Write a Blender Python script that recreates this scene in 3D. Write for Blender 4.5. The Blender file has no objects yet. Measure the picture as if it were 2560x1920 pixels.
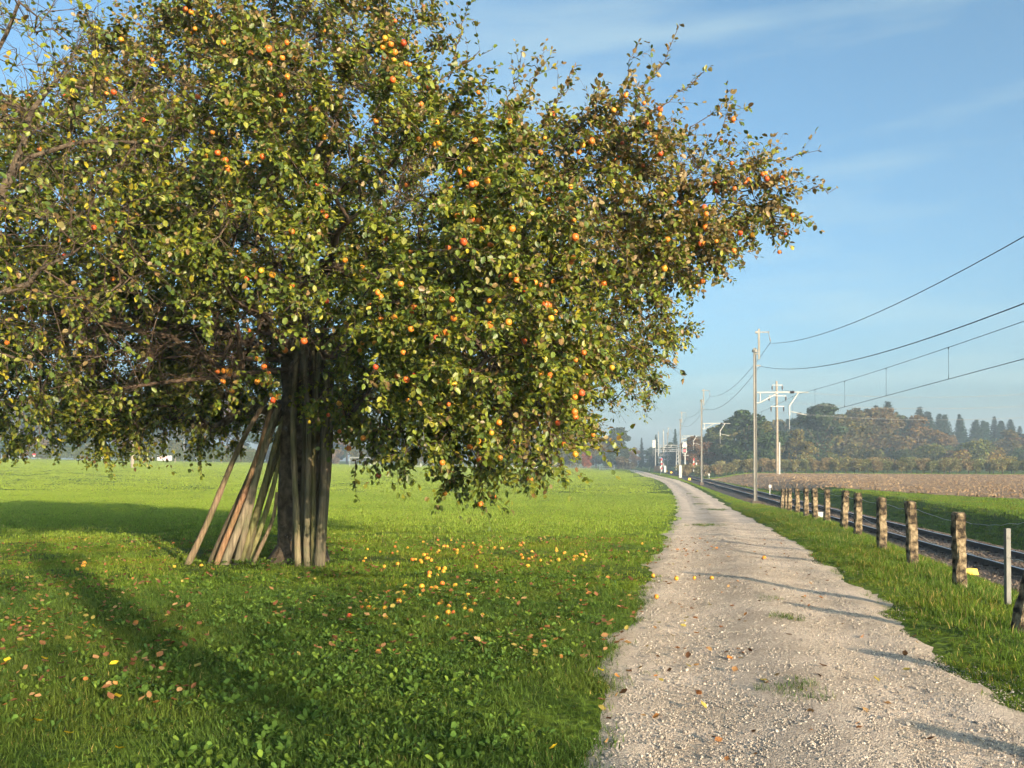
import bpy, math, random
import numpy as np
from mathutils import Vector
R = math.radians
random.seed(7); rng = np.random.default_rng(11)
SC = bpy.context.scene; COL = SC.collection

# ------------------------------------------------------------------ camera, sky, sun, exposure
CH = 1.65; FP = 2200.0; PITCH = R(0.8); SHIFT = 165.3
cam = bpy.data.cameras.new('camera'); cam.sensor_width = 36; cam.lens = FP/2560*36
cam.shift_y = SHIFT/2560; cam.clip_start = .05; cam.clip_end = 6000
camo = bpy.data.objects.new('camera', cam); COL.objects.link(camo)
camo.location = (0, 0, CH); camo.rotation_euler = (R(90)+PITCH, 0, 0); SC.camera = camo

SUN_EL = R(12.0); SUN_DX, SUN_DY = .55, -.835           # horizontal direction towards the sun
w = bpy.data.worlds.new('World'); SC.world = w; w.use_nodes = True
nt = w.node_tree; bgn = nt.nodes['Background']
sky = nt.nodes.new('ShaderNodeTexSky'); sky.sky_type = 'NISHITA'; sky.sun_disc = False
sky.sun_elevation = SUN_EL; sky.sun_rotation = math.atan2(SUN_DX, SUN_DY)
sky.air_density = 0.7; sky.dust_density = 6.0; sky.ozone_density = 3.0; sky.altitude = 400
# faint cirrus streaks over the whole sky
tc = nt.nodes.new('ShaderNodeTexCoord'); mp = nt.nodes.new('ShaderNodeMapping')
mp.inputs['Location'].default_value = (9.3, 0, 4.35); mp.inputs['Rotation'].default_value = (0, R(-14), R(20)); mp.inputs['Scale'].default_value = (1.6, 1.6, 11)
nz = nt.nodes.new('ShaderNodeTexNoise'); nz.inputs['Scale'].default_value = 1.7; nz.inputs['Detail'].default_value = 5
nz.inputs['Roughness'].default_value = .5
rmp = nt.nodes.new('ShaderNodeValToRGB'); rmp.color_ramp.elements[0].position = .54; rmp.color_ramp.elements[1].position = .85
rmp.color_ramp.elements[1].color = (.5, .5, .5, 1)
mxc = nt.nodes.new('ShaderNodeMixRGB'); mxc.inputs[2].default_value = (2.0, 2.2, 2.5, 1)
nt.links.new(tc.outputs['Generated'], mp.inputs[0]); nt.links.new(mp.outputs[0], nz.inputs[0])
nt.links.new(nz.outputs[0], rmp.inputs[0]); nt.links.new(rmp.outputs[0], mxc.inputs[0])
nt.links.new(sky.outputs[0], mxc.inputs[1]); tn = nt.nodes.new('ShaderNodeMixRGB'); tn.blend_type = 'MULTIPLY'; tn.inputs[0].default_value = 1; tn.inputs[2].default_value = (1.04, 1.17, .97, 1)
nt.links.new(mxc.outputs[0], tn.inputs[1]); nt.links.new(tn.outputs[0], bgn.inputs[0])
bgn.inputs[1].default_value = .118
sl = bpy.data.lights.new('sun', 'SUN'); sl.energy = 5.0; sl.angle = R(.55); sl.color = (1, .79, .54)
so = bpy.data.objects.new('sun', sl); COL.objects.link(so); so.location = (30, -40, 40)
so.rotation_euler = Vector((-SUN_DX*math.cos(SUN_EL), -SUN_DY*math.cos(SUN_EL), -math.sin(SUN_EL))).to_track_quat('-Z', 'Y').to_euler()
SC.view_settings.view_transform = 'Standard'; SC.view_settings.look = 'None'
SC.view_settings.exposure = 1.62; SC.view_settings.gamma = 1
SC.render.engine = 'CYCLES'; SC.cycles.use_denoising = True; SC.cycles.use_adaptive_sampling = True; SC.cycles.adaptive_threshold = .035; SC.cycles.adaptive_min_samples = 16
SC.cycles.max_bounces = 4; SC.cycles.diffuse_bounces = 2; SC.cycles.transmission_bounces = 2; SC.cycles.glossy_bounces = 2
SC.cycles.volume_bounces = 0; SC.cycles.caustics_reflective = False; SC.cycles.caustics_refractive = False

# ------------------------------------------------------------------ helpers
def at(px, py, D):
    xc = (px-1280)/FP; yc = (960-py)/FP + SHIFT/FP
    fy = math.cos(PITCH)-yc*math.sin(PITCH); fz = math.sin(PITCH)+yc*math.cos(PITCH)
    t = D/fy
    return Vector((xc*t, D, CH+fz*t))
def sst(a, b, x):
    t = np.clip((x-a)/(b-a), 0, 1); return t*t*(3-2*t)
_PX = np.array([(-400,-40),(-60,-8.5),(0,1.05),(4.75,1.69),(8.3,2.35),(12,3.2),(14.6,3.76),(19.1,4.65),(31.6,7.3),(59,12.4),(84,16.6),(106,19.9),(126,22.4),(155,24.6),(195,28.6),(240,33),(320,40),(2000,200)], float)
_PZ = np.array([(-400,0),(15,0),(19,-.04),(25,-.2),(31.6,-.42),(45,-.7),(60,-.88),(84,-1.0),(106,-.98),(126,-.9),(195,-.6),(400,-.5),(3000,-.5)], float)
def xp(y):
    y = np.asarray(y, float); return sum(np.interp(y+k, _PX[:,0], _PX[:,1]) for k in (-3,-1.5,0,1.5,3))/5
def pz(y):
    y = np.asarray(y, float); return sum(np.interp(y+k, _PZ[:,0], _PZ[:,1]) for k in (-4,-2,0,2,4))/5
TM = .1395
def tx(y): return 9.5+TM*np.asarray(y, float)
HW = 1.38
def Z(x, y):
    x = np.asarray(x, float); y = np.asarray(y, float)
    u = x-xp(y); s = x-tx(y); zc = pz(y)
    rise = .0165*np.clip(-u-3, 0, 190)*sst(20, 150, y)
    left = zc + rise + .05*sst(-1.3, -2.2, u)
    e0 = xp(y)+HW; xo = np.maximum(np.interp(y, [-50,0,6.3,12.7,20.8,26,32.5,38.6,60,400], [1,5.0,5.75,6.45,8.17,9.3,10.53,11.8,15.2,62]), e0+.4); xo = np.minimum(xo, np.maximum(tx(y)-2.6, e0+.3))
    zo = np.interp(y, [0,12.7,15,24,27.5,32.5,38.6,50,60,100,200], [-.17,-.17,-.12,-.12,-.16,-.28,-.48,-.75,-.9,-.98,-.9])
    f1 = np.clip((x-e0)/(xo-e0), 0, 1); f2 = np.clip((x-xo)/np.maximum(tx(y)-2.2-xo, .2), 0, 1)
    verge = np.where(x < xo, zc+(zo-zc)*f1+.03*sst(0,.2,f1), zo+.03+(-1.0-zo)*f2**1.15)
    hw = np.interp(y, [60,115], [2.2,8]); top = -.3
    rt = -1.28 + (top+1.28)*sst(3.1, 3.1+hw, s)
    far = sst(160, 230, y)
    rt = rt*(1-far)+(-.75)*far*(s<8)+far*(s>=8)*-.5
    z = np.where(u < HW, left, np.where(s < -2.15, verge, np.where(s < 2.2, -1.24, rt)))
    return z
def zf(x, y): return float(Z(x, y))

_O1 = 'zeroth first second third fourth fifth sixth seventh eighth ninth tenth eleventh twelfth thirteenth fourteenth fifteenth sixteenth seventeenth eighteenth nineteenth'.split()
def orl(n):
    if n < 20: return _O1[n]
    t = {2:'twent',3:'thirt',4:'fort'}[n//10]; return t+'ieth' if n%10 == 0 else t+'y-'+_O1[n%10]
MATS = {}
def nodes(m): return m.node_tree.nodes, m.node_tree.links
def pmat(name, c1, c2=None, scale=8, rough=.8, bump=0, bscale=None, coord='Object', detail=6, metal=0, spec=.3, c3=None, objcol=False, lo=.35, hi=.65):
    m = bpy.data.materials.new(name); m.use_nodes = True; N, L = nodes(m); p = N['Principled BSDF']
    p.inputs['Roughness'].default_value = rough; p.inputs['Metallic'].default_value = metal
    p.inputs['Specular IOR Level'].default_value = spec
    t = N.new('ShaderNodeTexCoord'); src = t.outputs[coord]
    if coord == 'World':
        pass
    out = None
    if c2:
        n = N.new('ShaderNodeTexNoise'); n.inputs['Scale'].default_value = scale; n.inputs['Detail'].default_value = detail
        L.new(src, n.inputs[0]); r = N.new('ShaderNodeValToRGB'); r.color_ramp.elements[0].position = lo; r.color_ramp.elements[1].position = hi
        r.color_ramp.elements[0].color = (*c1, 1); r.color_ramp.elements[1].color = (*c2, 1)
        if c3: e = r.color_ramp.elements.new((lo+hi)/2); e.color = (*c3, 1)
        L.new(n.outputs[0], r.inputs[0]); out = r.outputs[0]
    if objcol:
        oi = N.new('ShaderNodeObjectInfo'); mx = N.new('ShaderNodeMixRGB'); mx.blend_type = 'MULTIPLY'; mx.inputs[0].default_value = 1
        if out: L.new(out, mx.inputs[1])
        else: mx.inputs[1].default_value = (*c1, 1)
        L.new(oi.outputs['Color'], mx.inputs[2]); out = mx.outputs[0]
    if out: L.new(out, p.inputs['Base Color'])
    else: p.inputs['Base Color'].default_value = (*c1, 1)
    if bump:
        n2 = N.new('ShaderNodeTexNoise'); n2.inputs['Scale'].default_value = bscale or scale*3; n2.inputs['Detail'].default_value = 5
        L.new(src, n2.inputs[0]); b = N.new('ShaderNodeBump'); b.inputs['Strength'].default_value = min(1, bump); b.inputs['Distance'].default_value = .02*max(1, bump)
        L.new(n2.outputs[0], b.inputs['Height']); L.new(b.outputs[0], p.inputs['Normal'])
    MATS[name] = m; return m
def leafmat(name, attr=True, base=None, trans=.35, objcol=False, island=0, world=None, inst=0, gloss=.0, tint=(1.15,1.1,.45)):
    m = bpy.data.materials.new(name); m.use_nodes = True; N, L = nodes(m); N.remove(N['Principled BSDF'])
    out = N['Material Output']; cur = None
    if attr: a = N.new('ShaderNodeAttribute'); a.attribute_name = 'col'; cur = a.outputs['Color']
    else: rgb = N.new('ShaderNodeRGB'); rgb.outputs[0].default_value = (*base, 1); cur = rgb.outputs[0]
    def mul(c, o):
        x = N.new('ShaderNodeMixRGB'); x.blend_type = 'MULTIPLY'; x.inputs[0].default_value = 1; L.new(c, x.inputs[1]); L.new(o, x.inputs[2]); return x.outputs[0]
    if objcol: oi = N.new('ShaderNodeObjectInfo'); cur = mul(cur, oi.outputs['Color'])
    if island:
        g = N.new('ShaderNodeNewGeometry'); mr = N.new('ShaderNodeMapRange'); mr.inputs[3].default_value = 1-island; mr.inputs[4].default_value = 1+island
        L.new(g.outputs['Random Per Island'], mr.inputs[0]); cur = mul(cur, mr.outputs[0])
    if inst:
        oi = N.new('ShaderNodeObjectInfo'); mr = N.new('ShaderNodeMapRange'); mr.inputs[3].default_value = 1-inst; mr.inputs[4].default_value = 1+inst
        L.new(oi.outputs['Random'], mr.inputs[0]); cur = mul(cur, mr.outputs[0])
    if world:
        c2, sc, lo, hi = world; g = N.new('ShaderNodeNewGeometry'); n = N.new('ShaderNodeTexNoise'); n.inputs['Scale'].default_value = sc; n.inputs['Detail'].default_value = 4
        L.new(g.outputs['Position'], n.inputs[0]); mr = N.new('ShaderNodeMapRange'); mr.inputs[1].default_value = lo; mr.inputs[2].default_value = hi
        L.new(n.outputs[0], mr.inputs[0]); x = N.new('ShaderNodeMixRGB'); x.blend_type = 'MULTIPLY'; x.inputs[2].default_value = (*c2, 1)
        L.new(mr.outputs[0], x.inputs[0]); L.new(cur, x.inputs[1]); cur = x.outputs[0]
    d = N.new('ShaderNodeBsdfDiffuse'); t = N.new('ShaderNodeBsdfTranslucent'); mx = N.new('ShaderNodeMixShader'); mx.inputs[0].default_value = trans
    L.new(cur, d.inputs[0]); tm = N.new('ShaderNodeMixRGB'); tm.blend_type = 'MULTIPLY'; tm.inputs[0].default_value = 1; tm.inputs[2].default_value = (*tint, 1)
    L.new(cur, tm.inputs[1]); L.new(tm.outputs[0], t.inputs[0]); L.new(d.outputs[0], mx.inputs[1]); L.new(t.outputs[0], mx.inputs[2]); res = mx.outputs[0]
    if gloss:
        gl = N.new('ShaderNodeBsdfGlossy'); gl.inputs['Roughness'].default_value = .45; m2 = N.new('ShaderNodeMixShader'); m2.inputs[0].default_value = gloss
        L.new(res, m2.inputs[1]); L.new(gl.outputs[0], m2.inputs[2]); res = m2.outputs[0]
    L.new(res, out.inputs[0]); MATS[name] = m; return m

class MB:
    def __init__(s): s.v = []; s.f = []
    def box(s, c, d, rot=None, taper=1.0):
        b = len(s.v); hx, hy, hz = d[0]/2, d[1]/2, d[2]/2
        for sz in (-1, 1):
            k = 1 if sz < 0 else taper
            for sx, sy in ((-1,-1),(1,-1),(1,1),(-1,1)):
                p = Vector((sx*hx*k, sy*hy*k, sz*hz))
                if rot is not None: p = rot @ p
                s.v.append((c[0]+p.x, c[1]+p.y, c[2]+p.z))
        for f in ((3,2,1,0),(4,5,6,7),(0,1,5,4),(1,2,6,5),(2,3,7,6),(3,0,4,7)): s.f.append(tuple(b+i for i in f))
        return s
    def bar(s, a, b, wx, wz):
        a = Vector(a); b = Vector(b); d = b-a; q = d.to_track_quat('Y', 'Z'); return s.box((a+b)/2, (wx, d.length, wz), q.to_matrix())
    def tube(s, pts, rad, n=8, cap=True):
        pts = [Vector(p) for p in pts]; rad = [rad]*len(pts) if not hasattr(rad, '__len__') else rad
        b = len(s.v); pr = None
        for i, p in enumerate(pts):
            d = (pts[min(i+1, len(pts)-1)]-pts[max(i-1, 0)])
            d = d.normalized() if d.length > 1e-9 else Vector((0,0,1))
            if pr is None: pr = d.orthogonal().normalized()
            pr = (pr-d*pr.dot(d)); pr = pr.normalized() if pr.length > 1e-6 else d.orthogonal().normalized()
            q = d.cross(pr)
            for k in range(n):
                a = 2*math.pi*k/n; s.v.append(tuple(p+(pr*math.cos(a)+q*math.sin(a))*rad[i]))
        for i in range(len(pts)-1):
            for k in range(n):
                k2 = (k+1)%n; s.f.append((b+i*n+k, b+i*n+k2, b+(i+1)*n+k2, b+(i+1)*n+k))
        if cap:
            s.f.append(tuple(b+k for k in reversed(range(n)))); e = b+(len(pts)-1)*n; s.f.append(tuple(e+k for k in range(n)))
        return s
    def mesh(s, name, mat, smooth=False):
        me = bpy.data.meshes.new(name); me.from_pydata(s.v, [], s.f); me.materials.append(mat)
        if smooth: me.polygons.foreach_set('use_smooth', [True]*len(me.polygons))
        me.update(); return me
    def build(s, name, mat, parent=None, smooth=False, loc=None):
        return put(name, s.mesh(name, mat, smooth), parent, loc)
def put(name, me, parent=None, loc=None, rot=None, scale=None):
    o = bpy.data.objects.new(name, me); COL.objects.link(o)
    if parent is not None: o.parent = parent
    if loc is not None: o.location = loc
    if rot is not None: o.rotation_euler = rot
    if scale is not None: o.scale = scale if hasattr(scale, '__len__') else (scale,)*3
    return o
def tag(o, label=None, cat=None, group=None, kind=None):
    if label: o['label'] = label
    if cat: o['category'] = cat
    if group: o['group'] = group
    if kind: o['kind'] = kind
    return o
def empty(name, loc, label, cat, group=None, rz=0):
    o = bpy.data.objects.new(name, None); COL.objects.link(o); o.location = loc; o.rotation_euler = (0, 0, rz); o.empty_display_size = .2
    return tag(o, label, cat, group)
def arrmesh(name, V, loops, starts, totals, mat, cols=None, smooth=False):
    me = bpy.data.meshes.new(name); me.vertices.add(len(V)); me.vertices.foreach_set('co', np.ascontiguousarray(V, np.float32).ravel())
    me.loops.add(len(loops)); me.loops.foreach_set('vertex_index', np.asarray(loops, np.int32))
    me.polygons.add(len(starts)); me.polygons.foreach_set('loop_start', np.asarray(starts, np.int32))
    if smooth: me.polygons.foreach_set('use_smooth', np.ones(len(starts), bool))
    if cols is not None:
        a = me.attributes.new('col', 'FLOAT_COLOR', 'POINT'); c = np.ones((len(V), 4), np.float32); c[:, :3] = cols; a.data.foreach_set('color', c.ravel())
    me.update(calc_edges=True); me.materials.append(mat); return me
def stamp(name, T, F, pos, X, Y, N, mat, cols=None, smooth=False):
    """copies of the template (T verts, F faces of equal length) in the frames X,Y,N at pos -> one mesh"""
    T = np.asarray(T, float); n = len(pos); k = len(T)
    V = (pos[:, None, :] + T[None, :, 0:1]*X[:, None, :] + T[None, :, 1:2]*Y[:, None, :] + T[None, :, 2:3]*N[:, None, :]).reshape(-1, 3)
    F = np.asarray(F); fl = F.shape[1]
    loops = (F[None] + (np.arange(n)*k)[:, None, None]).reshape(-1); nf = n*len(F)
    c = None if cols is None else np.repeat(cols, k, axis=0)
    return arrmesh(name, V, loops, np.arange(nf)*fl, None, mat, c, smooth)
def unit(a): return a/np.maximum(np.linalg.norm(a, axis=-1, keepdims=True), 1e-9)
def frames(Y, up):
    Y = unit(Y); X = unit(np.cross(Y, up)); N = np.cross(X, Y); return X, Y, N
def grid(name, P, mat, parent=None, smooth=True):
    """P: (rows, cols, 3)"""
    r, c = P.shape[:2]; i = np.arange(r-1)[:, None]*c+np.arange(c-1)[None]
    F = np.stack([i, i+1, i+c+1, i+c], -1).reshape(-1, 4)
    me = arrmesh(name, P.reshape(-1, 3), F.ravel(), np.arange(len(F))*4, None, mat, None, smooth); return put(name, me, parent)
def scatter(name, pts, rots, scl, sources, label, cat, parent=None):
    n = len(pts); me = bpy.data.meshes.new(name); me.vertices.add(n); me.vertices.foreach_set('co', np.ascontiguousarray(pts, np.float32).ravel())
    a = me.attributes.new('rot', 'FLOAT_VECTOR', 'POINT'); a.data.foreach_set('vector', np.ascontiguousarray(rots, np.float32).ravel())
    a = me.attributes.new('scl', 'FLOAT', 'POINT'); a.data.foreach_set('value', np.ascontiguousarray(scl, np.float32))
    a = me.attributes.new('idx', 'INT', 'POINT'); a.data.foreach_set('value', rng.integers(0, len(sources), n).astype(np.int32))
    me.update(); o = put(name, me, parent); tag(o, label, cat, None, 'stuff')
    c = bpy.data.collections.new(name+'_pieces')
    for i, sm in enumerate(sources): c.objects.link(bpy.data.objects.new(name+'_piece', sm))
    g = bpy.data.node_groups.new(name, 'GeometryNodeTree')
    g.interface.new_socket('Geometry', in_out='INPUT', socket_type='NodeSocketGeometry'); g.interface.new_socket('Geometry', in_out='OUTPUT', socket_type='NodeSocketGeometry')
    N = g.nodes; gi = N.new('NodeGroupInput'); go = N.new('NodeGroupOutput'); ip = N.new('GeometryNodeInstanceOnPoints'); ci = N.new('GeometryNodeCollectionInfo')
    ci.inputs[0].default_value = c; ci.inputs[1].default_value = True; ci.inputs[2].default_value = True; ip.inputs['Pick Instance'].default_value = True
    def at_(nm, ty): q = N.new('GeometryNodeInputNamedAttribute'); q.data_type = ty; q.inputs[0].default_value = nm; return q.outputs[0]
    g.links.new(gi.outputs[0], ip.inputs['Points']); g.links.new(ci.outputs[0], ip.inputs['Instance'])
    g.links.new(at_('rot', 'FLOAT_VECTOR'), ip.inputs['Rotation']); g.links.new(at_('scl', 'FLOAT'), ip.inputs['Scale']); g.links.new(at_('idx', 'INT'), ip.inputs['Instance Index'])
    g.links.new(ip.outputs[0], go.inputs[0]); md = o.modifiers.new('scatter', 'NODES'); md.node_group = g
    return o

# ------------------------------------------------------------------ materials
def field_mat():
    m = bpy.data.materials.new('field_soil'); m.use_nodes = True; N, L = nodes(m); p = N['Principled BSDF']; p.inputs['Roughness'].default_value = .95; p.inputs['Specular IOR Level'].default_value = .05
    t = N.new('ShaderNodeNewGeometry')
    def noise(s, d=5):
        n = N.new('ShaderNodeTexNoise'); n.inputs['Scale'].default_value = s; n.inputs['Detail'].default_value = d; L.new(t.outputs['Position'], n.inputs[0]); return n.outputs[0]
    r = N.new('ShaderNodeValToRGB'); r.color_ramp.elements[0].position = .3; r.color_ramp.elements[1].position = .7
    r.color_ramp.elements[0].color = (.055, .10, .014, 1); r.color_ramp.elements[1].color = (.11, .17, .025, 1); L.new(noise(.6), r.inputs[0])
    r2 = N.new('ShaderNodeValToRGB'); r2.color_ramp.elements[0].position = .35; r2.color_ramp.elements[1].position = .7
    r2.color_ramp.elements[0].color = (.5, .45, .4, 1); r2.color_ramp.elements[1].color = (1.15, 1.1, 1, 1); L.new(noise(14), r2.inputs[0])
    mx = N.new('ShaderNodeMixRGB'); mx.blend_type = 'MULTIPLY'; mx.inputs[0].default_value = 1; L.new(r.outputs[0], mx.inputs[1]); L.new(r2.outputs[0], mx.inputs[2])
    L.new(mx.outputs[0], p.inputs['Base Color']); b = N.new('ShaderNodeBump'); b.inputs['Strength'].default_value = 1; b.inputs['Distance'].default_value = .06
    L.new(noise(9), b.inputs['Height']); L.new(b.outputs[0], p.inputs['Normal']); return m
M_FIELD = field_mat()
def gravel_mat():
    m = bpy.data.materials.new('gravel'); m.use_nodes = True; N, L = nodes(m); p = N['Principled BSDF']; p.inputs['Roughness'].default_value = .95; p.inputs['Specular IOR Level'].default_value = .1
    t = N.new('ShaderNodeNewGeometry')
    v = N.new('ShaderNodeTexVoronoi'); v.inputs['Scale'].default_value = 55; L.new(t.outputs['Position'], v.inputs[0])
    v2 = N.new('ShaderNodeTexVoronoi'); v2.inputs['Scale'].default_value = 120; L.new(t.outputs['Position'], v2.inputs[0])
    n = N.new('ShaderNodeTexNoise'); n.inputs['Scale'].default_value = 1.3; n.inputs['Detail'].default_value = 8; L.new(t.outputs['Position'], n.inputs[0])
    sep = N.new('ShaderNodeSeparateColor'); L.new(v.outputs['Color'], sep.inputs[0])
    r = N.new('ShaderNodeValToRGB'); e = r.color_ramp.elements; e[0].color = (.43, .37, .325, 1); e[1].color = (.67, .585, .515, 1); x = e.new(.5); x.color = (.57, .49, .43, 1); L.new(sep.outputs[0], r.inputs[0])
    r2 = N.new('ShaderNodeValToRGB'); r2.color_ramp.elements[0].position = .35; r2.color_ramp.elements[1].position = .68
    r2.color_ramp.elements[0].color = (.80, .76, .70, 1); r2.color_ramp.elements[1].color = (1.12, 1.08, 1.04, 1); L.new(n.outputs[0], r2.inputs[0])
    mx = N.new('ShaderNodeMixRGB'); mx.blend_type = 'MULTIPLY'; mx.inputs[0].default_value = 1; L.new(r.outputs[0], mx.inputs[1]); L.new(r2.outputs[0], mx.inputs[2]); ac = N.new('ShaderNodeAttribute'); ac.attribute_name = 'col'; m3 = N.new('ShaderNodeMixRGB'); m3.blend_type = 'MULTIPLY'; m3.inputs[0].default_value = 1; L.new(mx.outputs[0], m3.inputs[1]); L.new(ac.outputs['Color'], m3.inputs[2]); L.new(m3.outputs[0], p.inputs['Base Color'])
    a = N.new('ShaderNodeMath'); a.operation = 'ADD'; L.new(v.outputs['Distance'], a.inputs[0]); L.new(v2.outputs['Distance'], a.inputs[1])
    b = N.new('ShaderNodeBump'); b.invert = True; b.inputs['Strength'].default_value = 1; b.inputs['Distance'].default_value = .012; L.new(a.outputs[0], b.inputs['Height']); L.new(b.outputs[0], p.inputs['Normal']); return m
M_GRAVEL = gravel_mat()
def stone_mat(name, cs):
    m = bpy.data.materials.new(name); m.use_nodes = True; N, L = nodes(m); p = N['Principled BSDF']; p.inputs['Roughness'].default_value = .9; p.inputs['Specular IOR Level'].default_value = .2
    o = N.new('ShaderNodeObjectInfo'); r = N.new('ShaderNodeValToRGB'); e = r.color_ramp.elements; e[0].color = (*cs[0], 1); e[1].color = (*cs[-1], 1)
    for i, c in enumerate(cs[1:-1]): x = e.new((i+1)/(len(cs)-1)); x.color = (*c, 1)
    L.new(o.outputs['Random'], r.inputs[0]); L.new(r.outputs[0], p.inputs['Base Color']); return m
M_STONE = stone_mat('path_stone', [(.13,.12,.11), (.26,.225,.195), (.34,.295,.26), (.41,.37,.33), (.19,.168,.15), (.30,.265,.235)])
M_BALST = stone_mat('ballast_stone', [(.06,.045,.036), (.10,.077,.062), (.15,.118,.098), (.08,.06,.05)])
M_BALBED = pmat('ballast_bed', (.045,.033,.027), (.12,.092,.077), 22, .95, 1.5, 40, 'Object')
M_BARK = pmat('bark', (.035,.026,.019), (.115,.088,.062), 9, .95, 1.6, 26, 'Object')
M_TWIG = pmat('twig_bark', (.045,.031,.022), (.095,.066,.047), 12, .9)
M_CONC = pmat('post_concrete', (.022,.016,.012), (.30,.235,.155), 10, .95, 1.6, 60, 'Object', c3=(.15,.112,.07), lo=.40, hi=.62, detail=14)
M_GALV = pmat('galvanised', (.12,.12,.118), (.17,.17,.165), 5, .6)
M_MAST = pmat('mast_steel', (.165,.16,.152), (.215,.21,.20), 1.2, .65, metal=.0)
M_WHITE = pmat('white_paint', (.34,.35,.35), (.41,.42,.42), 3, .5)
M_PALE = pmat('pale_steel', (.18,.185,.19), (.23,.235,.24), 2, .6)
M_WIRE = pmat('wire', (.045,.07,.085), rough=.5, metal=.3)
M_FWIRE = pmat('fence_wire', (.36,.36,.35), rough=.5, metal=.4)
M_INS = pmat('insulator', (.05,.04,.04), rough=.4)
M_RAILSIDE = pmat('rail_side', (.028,.02,.016), (.05,.034,.026), 14, .8)
M_RAILTOP = pmat('rail_head', (.30,.31,.34), rough=.35, metal=.9)
M_SLEEP = pmat('sleeper_wood', (.05,.037,.03), (.12,.09,.07), 6, .9, .8)
M_SLEEPN = pmat('sleeper_new', (.38,.22,.10), (.46,.29,.15), 6, .8)
M_YEL = pmat('yellow_plastic', (.75,.42,.01), (.8,.47,.02), 4, .5)
M_RED = pmat('red_paint', (.55,.03,.03), rough=.5)
M_BLACK = pmat('black_paint', (.012,.012,.014), rough=.5)
M_GREEN = pmat('green_box', (.04,.45,.07), rough=.5)
M_GREY = pmat('grey_paint', (.32,.33,.34), (.38,.39,.4), 3, .6)
M_BROWN = pmat('brown_boards', (.18,.11,.075), (.26,.17,.12), 4, .8)
M_PWOOD = pmat('pole_wood', (.20,.165,.13), (.28,.235,.19), 2, .9)
M_PLOUGH = pmat('plough_soil', (.15,.092,.054), (.285,.19,.113), 1.6, .95, 2, 7, 'Object', detail=8)
M_CLOD = stone_mat('clods', [(.12,.075,.043), (.20,.13,.077), (.28,.195,.115), (.155,.1,.058)])
M_LEAF = leafmat('apple_leaf', trans=.32, gloss=.03)
M_BG = leafmat('wood_leaf', trans=.25, objcol=True)
M_GRASS = leafmat('grass_blade', trans=.35, island=.28, inst=.15, world=((1.3,1.04,.88), .45, .44, .66))
M_GRASSF = leafmat('field_grass', trans=.35, island=.15, inst=.10, world=((.86,.9,.85), .09, .42, .6))
M_WEED = leafmat('weed_leaf', trans=.3, island=.25, inst=.2)
M_LITTER = leafmat('fallen_leaf', trans=.15, attr=True, inst=.25)
e = bpy.data.materials.new('signal_lens'); e.use_nodes = True; q = e.node_tree.nodes['Principled BSDF']; q.inputs['Base Color'].default_value = (.8,.02,.03,1); q.inputs['Emission Color'].default_value = (1,.06,.08,1); q.inputs['Emission Strength'].default_value = 1.0; M_LENS = e
def pole_mat():
    m = bpy.data.materials.new('prop_wood'); m.use_nodes = True; N, L = nodes(m); p = N['Principled BSDF']; p.inputs['Roughness'].default_value = .9; p.inputs['Specular IOR Level'].default_value = .15
    t = N.new('ShaderNodeTexCoord'); mp_ = N.new('ShaderNodeMapping'); mp_.inputs['Scale'].default_value = (1, 1, .07); L.new(t.outputs['Object'], mp_.inputs[0])
    n = N.new('ShaderNodeTexNoise'); n.inputs['Scale'].default_value = 34; n.inputs['Detail'].default_value = 6; L.new(mp_.outputs[0], n.inputs[0])
    r = N.new('ShaderNodeValToRGB'); r.color_ramp.elements[0].position = .3; r.color_ramp.elements[1].position = .7; r.color_ramp.elements[0].color = (.45,.42,.4,1); r.color_ramp.elements[1].color = (1.15,1.12,1.1,1); L.new(n.outputs[0], r.inputs[0])
    n3 = N.new('ShaderNodeTexNoise'); n3.inputs['Scale'].default_value = 2.2; L.new(t.outputs['Object'], n3.inputs[0]); r3 = N.new('ShaderNodeValToRGB'); r3.color_ramp.elements[0].position = .4; r3.color_ramp.elements[1].position = .65
    r3.color_ramp.elements[0].color = (.7,.78,.62,1); r3.color_ramp.elements[1].color = (1.1,1,.95,1); L.new(n3.outputs[0], r3.inputs[0])
    oi = N.new('ShaderNodeObjectInfo'); a = N.new('ShaderNodeMixRGB'); a.blend_type = 'MULTIPLY'; a.inputs[0].default_value = 1; L.new(oi.outputs['Color'], a.inputs[1]); L.new(r.outputs[0], a.inputs[2])
    b2 = N.new('ShaderNodeMixRGB'); b2.blend_type = 'MULTIPLY'; b2.inputs[0].default_value = 1; L.new(a.outputs[0], b2.inputs[1]); L.new(r3.outputs[0], b2.inputs[2]); L.new(b2.outputs[0], p.inputs['Base Color'])
    b = N.new('ShaderNodeBump'); b.inputs['Strength'].default_value = .7; b.inputs['Distance'].default_value = .008; L.new(n.outputs[0], b.inputs['Height']); L.new(b.outputs[0], p.inputs['Normal']); return m
M_PROP = pole_mat()
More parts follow.
